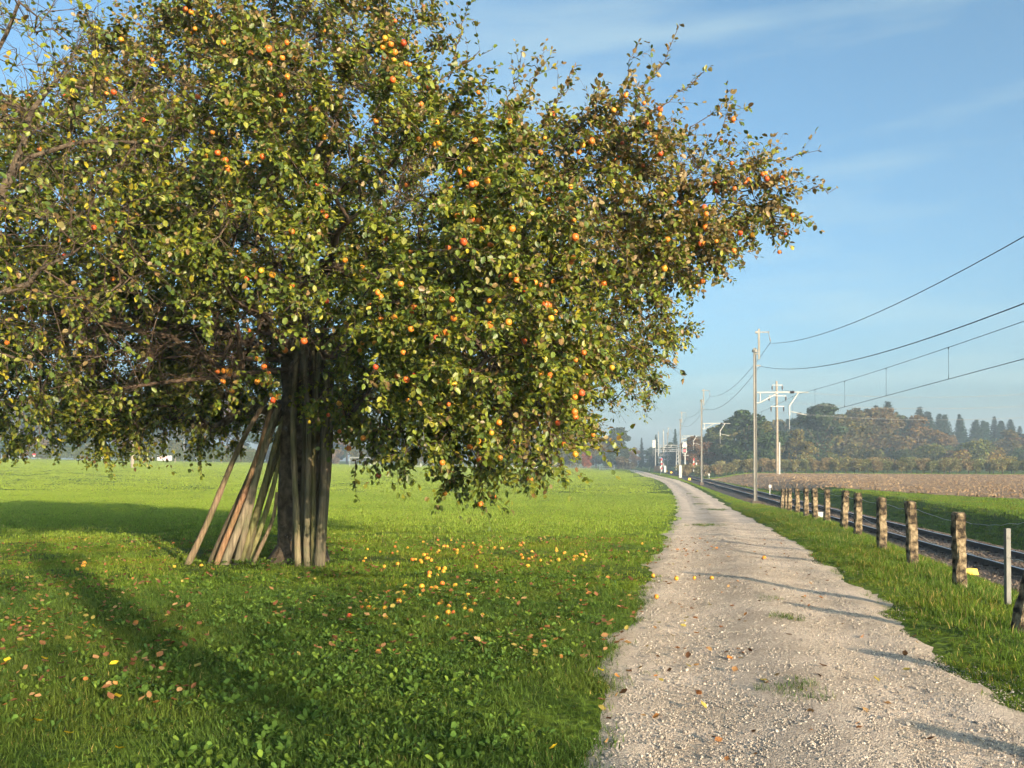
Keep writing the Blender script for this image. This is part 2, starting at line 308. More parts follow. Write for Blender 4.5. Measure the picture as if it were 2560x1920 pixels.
def apple_mat():
    m = bpy.data.materials.new('apple_skin'); m.use_nodes = True; N, L = nodes(m); p = N['Principled BSDF']; p.inputs['Roughness'].default_value = .42; p.inputs['Specular IOR Level'].default_value = .4
    oi = N.new('ShaderNodeObjectInfo'); t = N.new('ShaderNodeTexCoord'); n = N.new('ShaderNodeTexNoise'); n.inputs['Scale'].default_value = 14; n.inputs['Detail'].default_value = 3; L.new(t.outputs['Object'], n.inputs[0])
    s = N.new('ShaderNodeMath'); s.operation = 'MULTIPLY_ADD'; L.new(n.outputs[0], s.inputs[0]); s.inputs[1].default_value = .9; s.inputs[2].default_value = -.45
    a = N.new('ShaderNodeMath'); a.operation = 'ADD'; L.new(s.outputs[0], a.inputs[0]); sep = N.new('ShaderNodeSeparateColor'); L.new(oi.outputs['Color'], sep.inputs[0]); L.new(sep.outputs[0], a.inputs[1])
    r = N.new('ShaderNodeValToRGB'); e = r.color_ramp.elements; e[0].color = (.50,.30,.025,1); e[1].color = (.40,.022,.016,1); x = e.new(.35); x.color = (.52,.20,.018,1); x = e.new(.65); x.color = (.50,.095,.02,1)
    L.new(a.outputs[0], r.inputs[0]); L.new(r.outputs[0], p.inputs['Base Color']); return m
M_APPLE = apple_mat()

# ------------------------------------------------------------------ ground, path, ploughed field
ys = np.concatenate([np.arange(-140, -12, 8), np.arange(-12, 60, .5), np.arange(60, 130, 2), np.arange(130, 320, 8), np.array([320, 380, 460, 560, 700, 850, 1000, 1180])])
us = np.concatenate([[-1180,-800,-500,-330,-230], np.arange(-190, -20, 8), np.arange(-20, -4, .7), np.arange(-4, 22, .22), np.arange(22, 45, 1.2), np.arange(45, 140, 8), [150,200,300,450,700,1000]])
Yg, Ug = np.meshgrid(ys, us, indexing='ij'); Xg = xp(Yg)+Ug
Zg = Z(Xg, Yg); near = np.exp(-((Yg-8)/26)**2)
Zg = Zg + near*.018*(np.sin(Xg*2.1+Yg*1.3)+np.sin(Xg*.9-Yg*1.9)) - .05*(np.abs(Ug) < HW-.12)
tag(grid('ground', np.stack([Xg, Yg, Zg], -1), M_FIELD), 'flat green meadow and grassy railway verge', None, None, 'structure')
yp = np.concatenate([np.arange(-30, 1, 1), np.arange(1, 40, .16), np.arange(40, 262, 1.5)])
cu = np.linspace(-1, 1, 41)
P = np.zeros((len(yp), len(cu), 3)); wob = lambda y, ph: .09*np.sin(y*.9+ph)+.06*np.sin(y*2.3+ph*2)+.05*np.sin(y*5.1+ph*3)
for j, c in enumerate(cu):
    e_ = HW+.12+wob(yp, 1.0 if c < 0 else 4.0)*(1+.4*np.exp(-yp/8)); u_ = c*e_
    cz = .028*np.exp(-(u_/.42)**2) - .012*(np.exp(-((u_-.75)/.3)**2)+np.exp(-((u_+.75)/.3)**2)) - .03*np.clip((np.abs(c)-.82)/.18, 0, 1)
    P[:, j, 0] = xp(yp)+u_; P[:, j, 1] = yp; P[:, j, 2] = pz(yp)+cz+.022
P[..., 2] += rng.normal(0, .004, P.shape[:2])
lane = np.abs(np.repeat(cu[None], len(yp), 0)*(HW+.12)); rut = np.exp(-((lane-.72)/.27)**2)*(.75+.25*np.sin(yp*.7)[:, None]); mid = np.exp(-(lane/.38)**2)
lcol = 1+rut[..., None]*np.array([.13,.11,.09])-mid[..., None]*np.array([.27,.26,.25])-np.clip((lane-1.1)/.4, 0, 1)[..., None]*np.array([.06,.05,.08])
gp = grid('gravel_path', P, M_GRAVEL); a_ = gp.data.attributes.new('col', 'FLOAT_COLOR', 'POINT'); a_.data.foreach_set('color', np.concatenate([lcol, np.ones(lcol.shape[:2]+(1,))], -1).astype(np.float32).ravel())
tag(gp, 'pale gravel farm track running beside the railway', None, None, 'structure')
yq = np.arange(45, 152, .8)
fl = np.interp(yq, [45,49,60,70,80,144], [27.5,25.8,25,24.4,25,33]); fr = np.where(yq < 131, 93, 31.5+(157-yq)/21*50.5-8)
tt = np.linspace(0, 1, 60); X_ = fl[:, None]+(fr-fl)[:, None]*tt[None]; Y_ = np.repeat(yq[:, None], 60, 1)
Zq = Z(X_, Y_)+.03+.05*np.abs(rng.normal(0, 1, X_.shape)); Zq[:, 0] -= .08
tag(grid('ploughed_field', np.stack([X_, Y_, Zq], -1), M_PLOUGH, None, False), 'brown ploughed stubble field beyond the railway', None, None, 'structure')

# ------------------------------------------------------------------ haze
hz = MB(); hz.box((0, 510, 22.5), (2700, 1400, 55)); hm = bpy.data.materials.new('haze'); hm.use_nodes = True; N, L = nodes(hm); N.remove(N['Principled BSDF'])
pv = N.new('ShaderNodeVolumePrincipled'); pv.inputs['Color'].default_value = (.44, .585, .77, 1); pv.inputs['Density'].default_value = .00095; pv.inputs['Anisotropy'].default_value = 0
L.new(pv.outputs[0], N['Material Output'].inputs['Volume']); tag(hz.build('haze', hm), 'thin blue autumn haze over the fields', 'haze', None, 'stuff')

# ------------------------------------------------------------------ railway
TN = Vector((1, -TM, 0)).normalized()
def tp(s, D, z): return Vector((9.5+TM*D+s*1.0097, D, z))
RZ = -.75
yb = np.concatenate([np.arange(-14, 60, .4), np.arange(60, 330, 3)]); prof = [(-2.75,-1.2),(-2.3,-1.0),(-1.75,-.93),(-1.0,-.91),(0,-.91),(1.0,-.91),(1.75,-.93),(2.25,-1.12),(2.7,-1.36)]
prof = [(np.interp(k, range(9), [p[0] for p in prof]), np.interp(k, range(9), [p[1] for p in prof])) for k in np.linspace(0, 8, 33)]
B = np.array([[(9.5+TM*y+s, y, z) for s, z in prof] for y in yb]); B[..., 2] += rng.normal(0, .016, B.shape[:2]); B[..., 0] += rng.normal(0, .02, B.shape[:2])
tag(grid('ballast_bed', B, M_BALBED, None, False), 'dark stone ballast bed under the track', None, None, 'structure')
trk = empty('railway_track', tp(0, 0, RZ), 'single railway track with dark rails running into the distance', 'railway track')
rp = [(-.075,0),(.075,0),(.075,.012),(.012,.03),(.012,.115),(.036,.125),(.036,.155),(.028,.16),(-.028,.16),(-.036,.155),(-.036,.125),(-.012,.115),(-.012,.03),(-.075,.012)]
for s in (-.752, .752):
    m = MB(); yr = [-14, 330]; k = len(rp)
    for y in yr:
        for a, b in rp: v = tp(s+a, y, RZ-.16+b); m.v.append(tuple(v-trk.location))
    for i in range(k): m.f.append((i, (i+1)%k, k+(i+1)%k, k+i))
    o = m.build('rail', M_RAILSIDE, trk); o.data.materials.append(M_RAILTOP)
    for pl in o.data.polygons:
        if pl.index in (6, 7, 8): pl.material_index = 1
ms = MB().box((0, 0, 0), (2.5, .25, .15)); sm = ms.mesh('sleeper', M_SLEEP); sm2 = MB().box((0, 0, .012), (2.5, .25, .15)).mesh('sleeper', M_SLEEPN)
ang = math.atan2(TN.y, TN.x)
for i in range(160):
    D = 13+i*.62; nw = i in (16, 20, 158)
    put('sleeper', sm2 if nw else sm, trk, tp(random.uniform(-.03,.03), D, RZ-.235+random.uniform(-.008,.008))-trk.location, (0, 0, ang+random.uniform(-.01,.01)))
ms = MB(); rm = __import__('mathutils').Matrix.Rotation(ang, 3, 'Z')
for i in range(300): ms.box(tp(0, 113+i*.62, RZ-.235)-trk.location, (2.5, .25, .15), rm)
tag(ms.build('distant_sleepers', M_SLEEP, trk), None, None, None, 'stuff')
# rail fastenings near the camera
ms = MB()
for i in range(70):
    for s in (-.752, .752):
        for d in (-.11, .11): ms.box(tp(s+d, 13+i*.62, RZ-.13)-trk.location, (.09, .1, .05), rm)
tag(ms.build('fastenings', M_RAILSIDE, trk), None, None, None, 'stuff')

def rock(seed):
    r = random.Random(seed); import bmesh
    bm = bmesh.new(); bmesh.ops.create_icosphere(bm, subdivisions=1, radius=1)
    k = (r.uniform(.75,1.2), r.uniform(.7,1.1), r.uniform(.5,.85))
    for v in bm.verts: v.co = Vector([v.co[i]*k[i] for i in range(3)])*r.uniform(.72,1.15)
    me = bpy.data.meshes.new('stone'); bm.to_mesh(me); bm.free(); return me
def rocks(mat, n=5, sd=0):
    out = []
    for i in range(n): me = rock(sd+i); me.materials.append(mat); out.append(me)
    return out
def randrot(n): return rng.uniform(0, 6.28, (n, 3))
# path stones: coarser in the middle strip and along the edges
n = 120000; y = 4+ (rng.random(n)**1.9)*24; c = np.where(rng.random(n) < .5, rng.normal(0, .38, n), np.where(rng.random(n) < .5, rng.normal(-1.25,.22,n), rng.normal(1.28,.2,n)))
u = np.where(rng.random(n) < .17, rng.uniform(-1.45, 1.45, n), c)
zz = pz(y)+.028*np.exp(-(u/.42)**2)+.020-.03*np.clip((np.abs(u)-1.2)/.25, 0, 1)
sc = np.clip(rng.lognormal(-5.42, .46, n), .0025, .017)
scatter('path_stones', np.stack([xp(y)+u, y, zz], 1), randrot(n), sc, rocks(M_STONE, 6, 3), 'loose pale stones lying on the gravel path', 'gravel')
n = 26000; y = 12+(rng.random(n)**1.6)*50; s = rng.uniform(-2.75, 2.7, n)
zb = np.interp(s, [p[0] for p in prof], [p[1] for p in prof]); 
scatter('ballast_stones', np.stack([9.5+TM*y+s, y, zb+.005], 1), randrot(n), rng.uniform(.022, .045, n), rocks(M_BALST, 5, 40), 'brown ballast stones heaped along the rails', 'ballast')
n = 16000; i = rng.random(n); yq2 = 45+(rng.random(n)**1.3)*103; l2 = np.interp(yq2, yq, fl); r2 = np.interp(yq2, yq, np.minimum(fr, 85)); x = l2+(r2-l2)*rng.random(n)
scatter('soil_clods', np.stack([x, yq2, Z(x, yq2)+.08], 1), randrot(n), rng.uniform(.04, .11, n), rocks(M_CLOD, 5, 60), 'tan clods and stubble on the ploughed field', 'soil')

# ------------------------------------------------------------------ catenary masts and wires
MR = math.atan2(TN.y, TN.x)
def mast(x, D, label, H=9.27, arm=True, ext=True, base_white=False, z=None, sc=1.0, arms=None, thick=.82):
    e = empty('catenary_mast', (x, D, zf(x, D) if z is None else z), label, 'mast', 'catenary masts along the railway', MR); e.scale = (sc,)*3
    p = MB().box((0,0,-.1), (.42,.42,.3)); p.build('footing', M_BALBED, e)
    m = MB()
    for s in (-1, 1): m.box((s*.095*thick, 0, H/2), (.03, .2*thick, H), taper=.75)
    m.box((0, 0, H/2), (.16*thick, .03, H), taper=.8); m.build('pole', M_MAST, e)
    if base_white: MB().box((0, -.14, 1.0), (.42, .06, 1.9)).build('white_plate', M_WHITE, e)
    MB().tube([(0,0,H-.25),(0,0,H-.1)], .17, 8).build('collar', M_MAST, e)
    if ext:
        x_ = MB().box((.24, 0, 9.5), (.11, .11, 1.85)); x_.box((.12, 0, H-.35), (.3, .09, .08)); x_.build('extension', M_MAST, e)
        a = MB().box((.5, 0, 10.22), (.7, .07, .07)); a.box((.1, 0, 10.22), (.16, .14, .14)); a.build('top_arm', M_PALE, e)
        MB().tube([(.80,0,10.18),(.92,0,9.62)], .018, 6).tube([(.87,0,9.86),(.91,0,9.68)], .04, 6).build('insulator', M_PALE, e)
        MB().box((.18, 0, 8.2), (.3, .1, .08)).build('bracket', M_MAST, e)
    if arm:
        c = MB().tube([(.12,0,6.58),(2.05,0,6.58)], .048, 8).tube([(2.28,0,6.58),(3.1,0,6.56)], .03, 8).tube([(.3,0,6.58),(.3,0,5.98)], .035, 8)
        c.tube([(.12,0,5.95),(.3,0,5.98),(1.35,0,6.56)], .04, 8).tube([(2.52,0,6.55),(2.0,0,5.75),(2.0,0,5.2)], .045, 8).tube([(2.0,0,5.2),(2.0,0,4.35)], .016, 6)
        cc = c.build('cantilever', M_WHITE, e)
        MB().tube([(2.05+.03*i,0,6.58) for i in range(9)], [.1 if i%2 else .06 for i in range(9)], 8).build('insulator', M_INS, cc)
        MB().tube([(2.08,0,5.42),(3.0,0,5.2)], .024, 6).build('steady_arm', M_WHITE, cc)
    return e
ML = [(3.7, -24), (14.65, 53), (21.0, 97.4), (26.4, 138), (34.6, 196)]
mast(*ML[0], 'steel catenary mast standing behind the photographer')
mast(*ML[1], 'tallest and nearest grey catenary mast beside the path', z=-.72)
mast(*ML[2], 'second grey catenary mast with curved white bracket', z=-.62)
mast(*ML[3], 'third catenary mast with a white plate round its foot', base_white=True, z=-.78)
mast(*ML[4], 'fourth catenary mast, slim and grey, before the level crossing', z=-.95, arm=False)
for px, yt, ybm, D, lab in ((1659,1074,1176,226,'pale mast just right of the left striped crossing post'), (1646,1079,1169,252,'tall pale mast left of the striped crossing post'), (1638.5,1098,1167,300,'slender far mast with a white board on top'), (1632.8,1116,1167,335,'second to leftmost of the far pale masts'), (1628.7,1122,1167,360,'leftmost and farthest of the pale masts')):
    b = at(px, ybm, D); t = at(px, yt, D); H = t.z-b.z; e = empty('station_mast', b, lab, 'mast', 'far masts at the station')
    m = MB().box((0,0,H/2), (.3,.3,H), taper=.7); m.build('pole', M_PALE, e)
    if 'board' in lab: MB().box((-.5,-.2,H-1.6), (1.0,.1,2.6)).build('board', M_WHITE, e)
    if D < 340:
        g = MB()
        for k, zz in enumerate((H*.62, H*.56)): g.bar((0,0,zz), (9+k*2, 0, zz), .16, .16)
        for k in range(6): g.bar((k*1.6,0,H*.56), (k*1.6+.8,0,H*.62), .08, .08)
        g.build('cross_beam', M_PALE, e)
b = at(1694, 1176, 255); e = empty('lattice_mast', b, 'blue grey lattice mast right of the track behind the signal', 'mast'); H = 6.4; m = MB()
for sx in (-.45,.45):
    for sy in (-.45,.45): m.bar((sx,sy,0), (sx*.5,sy*.5,H), .1, .1)
m.build('legs', M_GREY, e); m = MB()
for k in range(6):
    z0, z1 = k*H/6, (k+1)*H/6
    m.bar((-.42,-.45,z0), (.42,-.45,z1), .07, .07).bar((.42,.45,z0), (-.42,.45,z1), .07, .07)
m.bar((-4.5,0,H), (0,0,H+.3), .12, .12); m.build('bracing', M_GREY, e)
b = at(1729, 1170, 190); e = empty('catenary_post', b, 'thin white post with angled arms right of the main signal', 'mast'); H = 6.2
MB().tube([(0,0,0),(0,0,H-.9)], .1, 8).build('pole', M_WHITE, e)
MB().tube([(0,0,H-.9),(.65,0,H+.1),(1.4,0,H+.2)], .06, 6).tube([(.1,0,4.9),(1.15,0,4.6)], .05, 6).tube([(.65,0,H+.1),(-2.2,0,H+.2)], .05, 6).build('arm', M_WHITE, e)

def wire(name, pts, r, label, group, mat=M_WIRE):
    o = MB().tube(pts, r, 5).build(name, mat, None, True); return tag(o, label, 'wire', group)
def mastpt(i, lx, z):
    x, D = ML[i]; return Vector((x, D, 0))+TN*lx+Vector((0,0,z))
BZ = [-.9, -.72, -.62, -.78, -.95]
def span(i, lx, lz, k, zend=None, n=26):
    a = mastpt(i, lx, BZ[i]+lz); b = mastpt(i+1, lx, BZ[i+1]+lz)
    if zend is not None: a.z = zend
    L_ = (b-a).length; return [a.lerp(b, t)-Vector((0,0,k*L_*L_*t*(1-t))) for t in np.linspace(0, 1, n)]
D0 = ML[0][1]
def quad(lx, zmin, Dm, k, i=1):      # nearest span: measured parabola of the sagging feeders
    a = mastpt(0, lx, 0); b = mastpt(1, lx, 0); out = []
    for t in np.linspace(0, 1, 40): p = a.lerp(b, t); p.z = zmin+k*(p.y-Dm)**2; out.append(p)
    return out
for nm, lx, lz, q in (('upper', .92, 9.6, quad(.92, 6.33, 16, .00183)), ('lower', .3, 8.2, quad(.3, 4.68, 14, .00183))):
    pts = q+span(1, lx, lz, .0019)[::1]; pts = q
    wire('feeder_wire', q, .013, f'{nm} of two thick feeder wires sagging from the nearest mast to the right', 'overhead line wires')
    for i in (1, 2, 3):
        wire('feeder_wire', span(i, lx, lz, .0019), .014, f'{nm} feeder wire sagging between the ' + ('first and second', 'second and third', 'third and fourth')[i-1] + ' masts', 'overhead line wires')
cat = empty('contact_line', tp(0, 0, 0), 'overhead contact line with droppers hanging above the track', 'overhead line')
def cl(D): return Vector((9.6+.1425*D, D, 0))-cat.location
def mz(D):
    Ds = [d for _, d in ML]
    for a, b in zip(Ds, Ds[1:]):
        if D <= b or b == Ds[-1]:
            t = (D-a)/(b-a); return 5.86-.11-1.9*t*(1-t)*(.00022*(b-a)**2)
Dl = np.linspace(-24, 230, 150)
MB().tube([cl(d)+Vector((0,0,mz(min(d,195)))) for d in Dl], .009, 5).build('messenger_wire', M_WIRE, cat)
MB().tube([cl(d)+Vector((0,0,4.22)) for d in Dl], .010, 5).build('contact_wire', M_WIRE, cat)
for d in np.arange(13.5, 130, 6.8):
    q = cl(d); MB().tube([q+Vector((0,0,4.22)), q+Vector((0,0,4.36)), q+Vector((0,0,mz(d)))], [.016,.006,.006], 5).tube([q+Vector((0,0,mz(d)-.06)), q+Vector((0,0,mz(d)+.02))], .02, 5).build('dropper', M_WIRE, cat)

# power pole with crossarms
pb = at(1943, 1187, 138); pb.z = zf(pb.x, pb.y)-.1; H = at(1943, 953, 138).z-pb.z
pp = empty('power_pole', pb, 'tall brown wooden power pole with three crossarms before the orchard', 'power pole')
MB().tube([(0,0,0),(0,0,H*.5),(-.05,0,H)], [.24,.2,.15], 10).build('pole', M_PWOOD, pp); MB().box((.35,-.1,2.6), (.16,.2,5.2)).build('stub', M_GREY, pp)
PW = []
for zz, a, b in ((at(0,963,138).z-pb.z, -.85, .85), (at(0,990,138).z-pb.z, -1.35, 1.4), (at(0,1016,138).z-pb.z, -1.05, 1.05)):
    MB().box(((a+b)/2,-.22,zz), (b-a,.1,.12)).build('crossarm', M_GREY, pp)
    for x in (a+.06, b-.06): MB().tube([(x,-.22,zz-.05),(x,-.22,zz-.25),(x,-.22,zz-.55),(x,-.22,zz-.85)], [.03,.12,.12,.03], 8).build('insulator', M_INS, pp); PW.append((x, zz-.85))
for i, (x, zz) in enumerate(PW):
    a = pb+Vector((x,-.22,zz)); b = Vector((92+x, 118, pb.z+zz+.3)); pts = [a.lerp(b, t)-Vector((0,0,4.2*4*.22*t*(1-t)*2.0)) for t in np.linspace(0,1,24)]
    wire('power_line', pts, .012, 'thin power line from the %s of the wooden pole' % (('left end of the top arm','right end of the top arm','left end of the middle arm','right end of the middle arm','left end of the bottom arm','right end of the bottom arm')[i]), 'power lines', M_FWIRE)

# ------------------------------------------------------------------ signals and small railway things
def base(px, py, D): p = at(px, py, D); return p
b = base(1712.5, 1179, 178); e = empty('main_signal', b, 'railway signal showing red under white boards', 'signal'); s = 178/FP
MB().tube([(0,0,0),(0,0,4.2)], .13, 8).build('post', M_GREY, e)
MB().box((-.1,-.1,4.35), (.8,.16,1.3)).build('signal_head', M_WHITE, e); h = MB().box((-.1,-.19,4.35), (.55,.04,1.08)).build('dark_face', M_BLACK, e)
MB().tube([(-.1,-.22,4.25),(-.1,-.26,4.25)], .2, 14).build('red_lamp', M_LENS, h)
MB().box((-.1,-.1,5.28), (.95,.1,.5)).build('lower_board', M_WHITE, e); t = MB().box((-.1,-.1,5.72), (.85,.1,.22)).box((-.1,-.1,5.72), (.25,.12,.55)); t.box((-.4,-.1,5.95), (.16,.1,.3)).box((.2,-.1,5.95), (.16,.1,.3)); t.build('cross_board', M_WHITE, e)
MB().box((.15,0,3.3), (1.1,.5,.08)).build('platform', M_GREY, e)
for px, lab in ((1654, 'red and white striped crossing post left of the track'), (1734, 'red and white striped crossing post right of the track')):
    b = base(px, 1179, 186); e = empty('crossing_post', b, lab, 'crossing signal', 'level crossing posts')
    for k in range(6): MB().box((0,0,.23+k*.46), (.22,.22,.46)).build('band', M_RED if k%2 else M_WHITE, e)
    sd = 1 if px > 1700 else -1; MB().box((sd*.4,-.05,2.35), (.36,.12,.9)).box((sd*.18,-.05,2.35), (.3,.06,.06)).build('lamp_board', M_BLACK, e)
def cabinet(px, py0, py1, D, wpx, mat, name, label, cat, roof=True):
    b = base(px, py1, D); h = (py1-py0)*D/FP; w_ = wpx*D/FP; e = empty(name, b, label, cat); MB().box((0,0,h/2), (w_, w_*.7, h)).build('body', mat, e)
    if roof: MB().box((0,0,h+.02), (w_*1.12, w_*.82, max(.03, h*.06))).build('lid', mat, e)
    MB().box((0,-w_*.36,h*.5), (w_*.8, .012, h*.75)).build('door', mat, e); return e
cabinet(1662.6, 1165, 1181, 184, 5, M_WHITE, 'trackside_cabinet', 'narrow white trackside cabinet left of the fourth mast', 'cabinet')
cabinet(1748, 1169, 1175, 186, 7, M_GREEN, 'green_container', 'small bright green container near the crossing', 'container')
cabinet(2047, 1282, 1297, 40, 17, M_WHITE, 'cable_box', 'white concrete cable box behind the fence posts', 'cable box')
def marker(px, py, D, wpx, hpx, label):
    b = base(px, py, D); w_ = wpx*D/FP; h = hpx*D/FP; m = MB().box((0,0,h/2), (w_, w_*.6, h), taper=.8); o = m.build('track_marker', M_YEL, None, False, b); tag(o, label, 'track marker', 'yellow track markers'); return o
marker(2424, 1436, 18.6, 36, 15, 'large yellow plastic box beside the rail behind the nearest post')
marker(1723.5, 1201, 128, 7, 6, 'small yellow marker in the ballast near the third mast')
marker(1678, 1183, 184, 5, 4, 'yellow marker at the foot of the fourth mast'); marker(1667, 1180, 196, 5, 5, 'yellow marker next to the white cabinet')
def plate(px, py0, py1, pyb, D, wpx, name, label, cat):
    b = base(px, pyb, D); e = empty(name, b, label, cat, 'white plates by the line'); k = D/FP; h0 = (pyb-py1)*k; h1 = (pyb-py0)*k
    MB().tube([(0,0,-.2),(0,0,h1)], .03, 6).build('stake', M_GREY, e); MB().box((0,-.05,(h0+h1)/2), (wpx*k,.03,h1-h0)).build('plate', M_WHITE, e)
plate(1924.6, 1212, 1220, 1229, 55, 6.5, 'trackside_plate', 'small white square plate right of the nearest mast', 'sign')
plate(1772.7, 1184, 1189, 1192, 110, 4, 'trackside_plate', 'tiny white plate right of the second mast', 'sign')
plate(1741, 1157, 1165, 1177, 184, 3.5, 'trackside_plate', 'white plate on a thin stake right of the striped post', 'sign')
plate(1651, 1166, 1171, 1184, 170, 3, 'trackside_plate', 'pale plate on a stake below the left striped post', 'sign')
b = base(1623, 1178, 205); e = empty('bollard', b, 'white bollard where the path meets the crossing', 'bollard'); MB().tube([(0,0,0),(0,0,.7),(0,0,.75)], [.12,.12,.06], 8).build('post', M_WHITE, e); MB().tube([(0,0,.45),(0,0,.6)], .13, 8).build('band', M_BLACK, e)
b = base(1643, 1179, 222); e = empty('timber_barrier', b, 'low brown boarded barrier at the foot of the far masts', 'barrier')
for k in range(4): MB().box((0,0,.2+k*.36), (1.6,.1,.3)).build('board', M_BROWN, e)
for x in (-.75,.75): MB().box((x,.12,.7), (.12,.12,1.5)).build('post', M_BROWN, e)

# ------------------------------------------------------------------ fence
def postmesh(h, w_, sd):
    r = random.Random(sd); m = MB(); n = 9; b = 0; ring = []
    sec = [(-1,-.72),(-.72,-1),(.72,-1),(1,-.72),(1,.72),(.72,1),(-.72,1),(-1,.72)]
    zs = [-.35]+[h*i/n for i in range(n)]+[h-.03, h]
    for i, z in enumerate(zs):
        k = w_/2*(1.0 if i < len(zs)-1 else .78)*(1-.06*max(0,z)/h)
        for a, c in sec: m.v.append((a*k+r.uniform(-.011,.011), c*k+r.uniform(-.011,.011), z+(r.uniform(-.014,.014) if i >= len(zs)-2 else 0)))
    for i in range(len(zs)-1):
        for k in range(8): m.f.append((i*8+k, i*8+(k+1)%8, (i+1)*8+(k+1)%8, (i+1)*8+k))
    m.f.append(tuple((len(zs)-1)*8+k for k in range(8))); return m
FP_ = [(2398,1281,1472,12.7),(2280,1253.6,1417,14.9),(2204,1243,1380,17.2),(2144,1233,1344,20.8),(2108,1226,1325,23),(2067,1222,1307,26),(2037,1220,1300,27.5),(2015,1220,1296,29),(1993,1221,1287,32.5),(1973.5,1221,1281,35),(1965,1222,1277,37.5),(1953.6,1222,1278,38.6)]
ordn = ['first','second','third','fourth','fifth','sixth','seventh','eighth','ninth','tenth','eleventh','twelfth']
desc = ['broad lichen-spotted','pale-footed mossy','weathered blotchy','dark-topped','slightly leaning mottled','white-flecked','brown mottled','yellow-lichened','narrow dark','darkest blackened','thin grey','leaning pale']
tops = []
for i, (px, yt, yb_, D) in enumerate(FP_):
    t = at(px, yt, D); bz = min(at(px, yb_, D).z, zf(t.x, D)+.0); h = t.z-bz
    o = postmesh(h, .158, i).build('fence_post', M_CONC, None, False, (t.x, D, bz)); o.rotation_euler = (random.uniform(-.015,.015), {4:.07, 11:.09, 10:.04}.get(i, random.uniform(-.02,.02)), random.uniform(-.15,.15)+.1)
    tag(o, f'{desc[i]} concrete fence post, {ordn[i]} from the right of the standing row', 'fence post', 'old concrete fence posts beside the track'); tops.append(t)
gm = at(2521, 1321, 10.9); gz = zf(gm.x, gm.y)-.25; e = empty('metal_fence_post', (gm.x, gm.y, gz), 'thin galvanised angle-iron post near the right edge', 'fence post'); h = gm.z-gz
MB().box((0,0,h/2), (.055,.006,h)).box((-.0275,.028,h/2), (.006,.05,h)).build('angle_iron', M_GALV, e); MB().box((0,-.006,h-.12), (.02,.012,.02)).build('bolt', M_GALV, e)
lb = at(2545, 1556, 8.9); lz = zf(lb.x, lb.y); o = postmesh(1.25, .16, 77).build('fence_post', M_CONC, None, False, (lb.x, lb.y, lz-.05)); o.rotation_euler = (.05, .26, .2)
tag(o, 'dark concrete fence post leaning over at the right edge of the picture', 'fence post', 'old concrete fence posts beside the track')
for i, (x, y) in enumerate(((5.75, 6.3), (5.55, 3.9), (5.1, 1.6))):
    o = postmesh(1.15, .158, 90+i).build('fence_post', M_CONC, None, False, (x, y, zf(x, y))); tag(o, 'concrete fence post out of view, ' + ('nearest the leaning one','second beyond the leaning one','nearest the camera')[i], 'fence post', 'old concrete fence posts beside the track')
seq = [Vector((5.75,6.3,1.1)), lb+Vector((.3,0,1.1)), gm+Vector((0,0,.06))]+[t+Vector((.05,-.1,-.13)) for t in tops]
def fencewire(dz, amp, label):
    pts = []
    for a, b in zip(seq, seq[1:]):
        n_ = 7
        for k in range(n_): t = k/n_; p = a.lerp(b, t); p.z += dz-amp*4*t*(1-t)+random.uniform(-.012,.012)*(k > 0); pts.append(p)
    pts.append(seq[-1]+Vector((0,0,dz))); wire('fence_wire', pts, .0035, label, 'fence wires', M_FWIRE)
fencewire(0, .035, 'upper barbed wire strung between the concrete posts'); fencewire(-.42, .05, 'lower slack wire strung between the concrete posts')

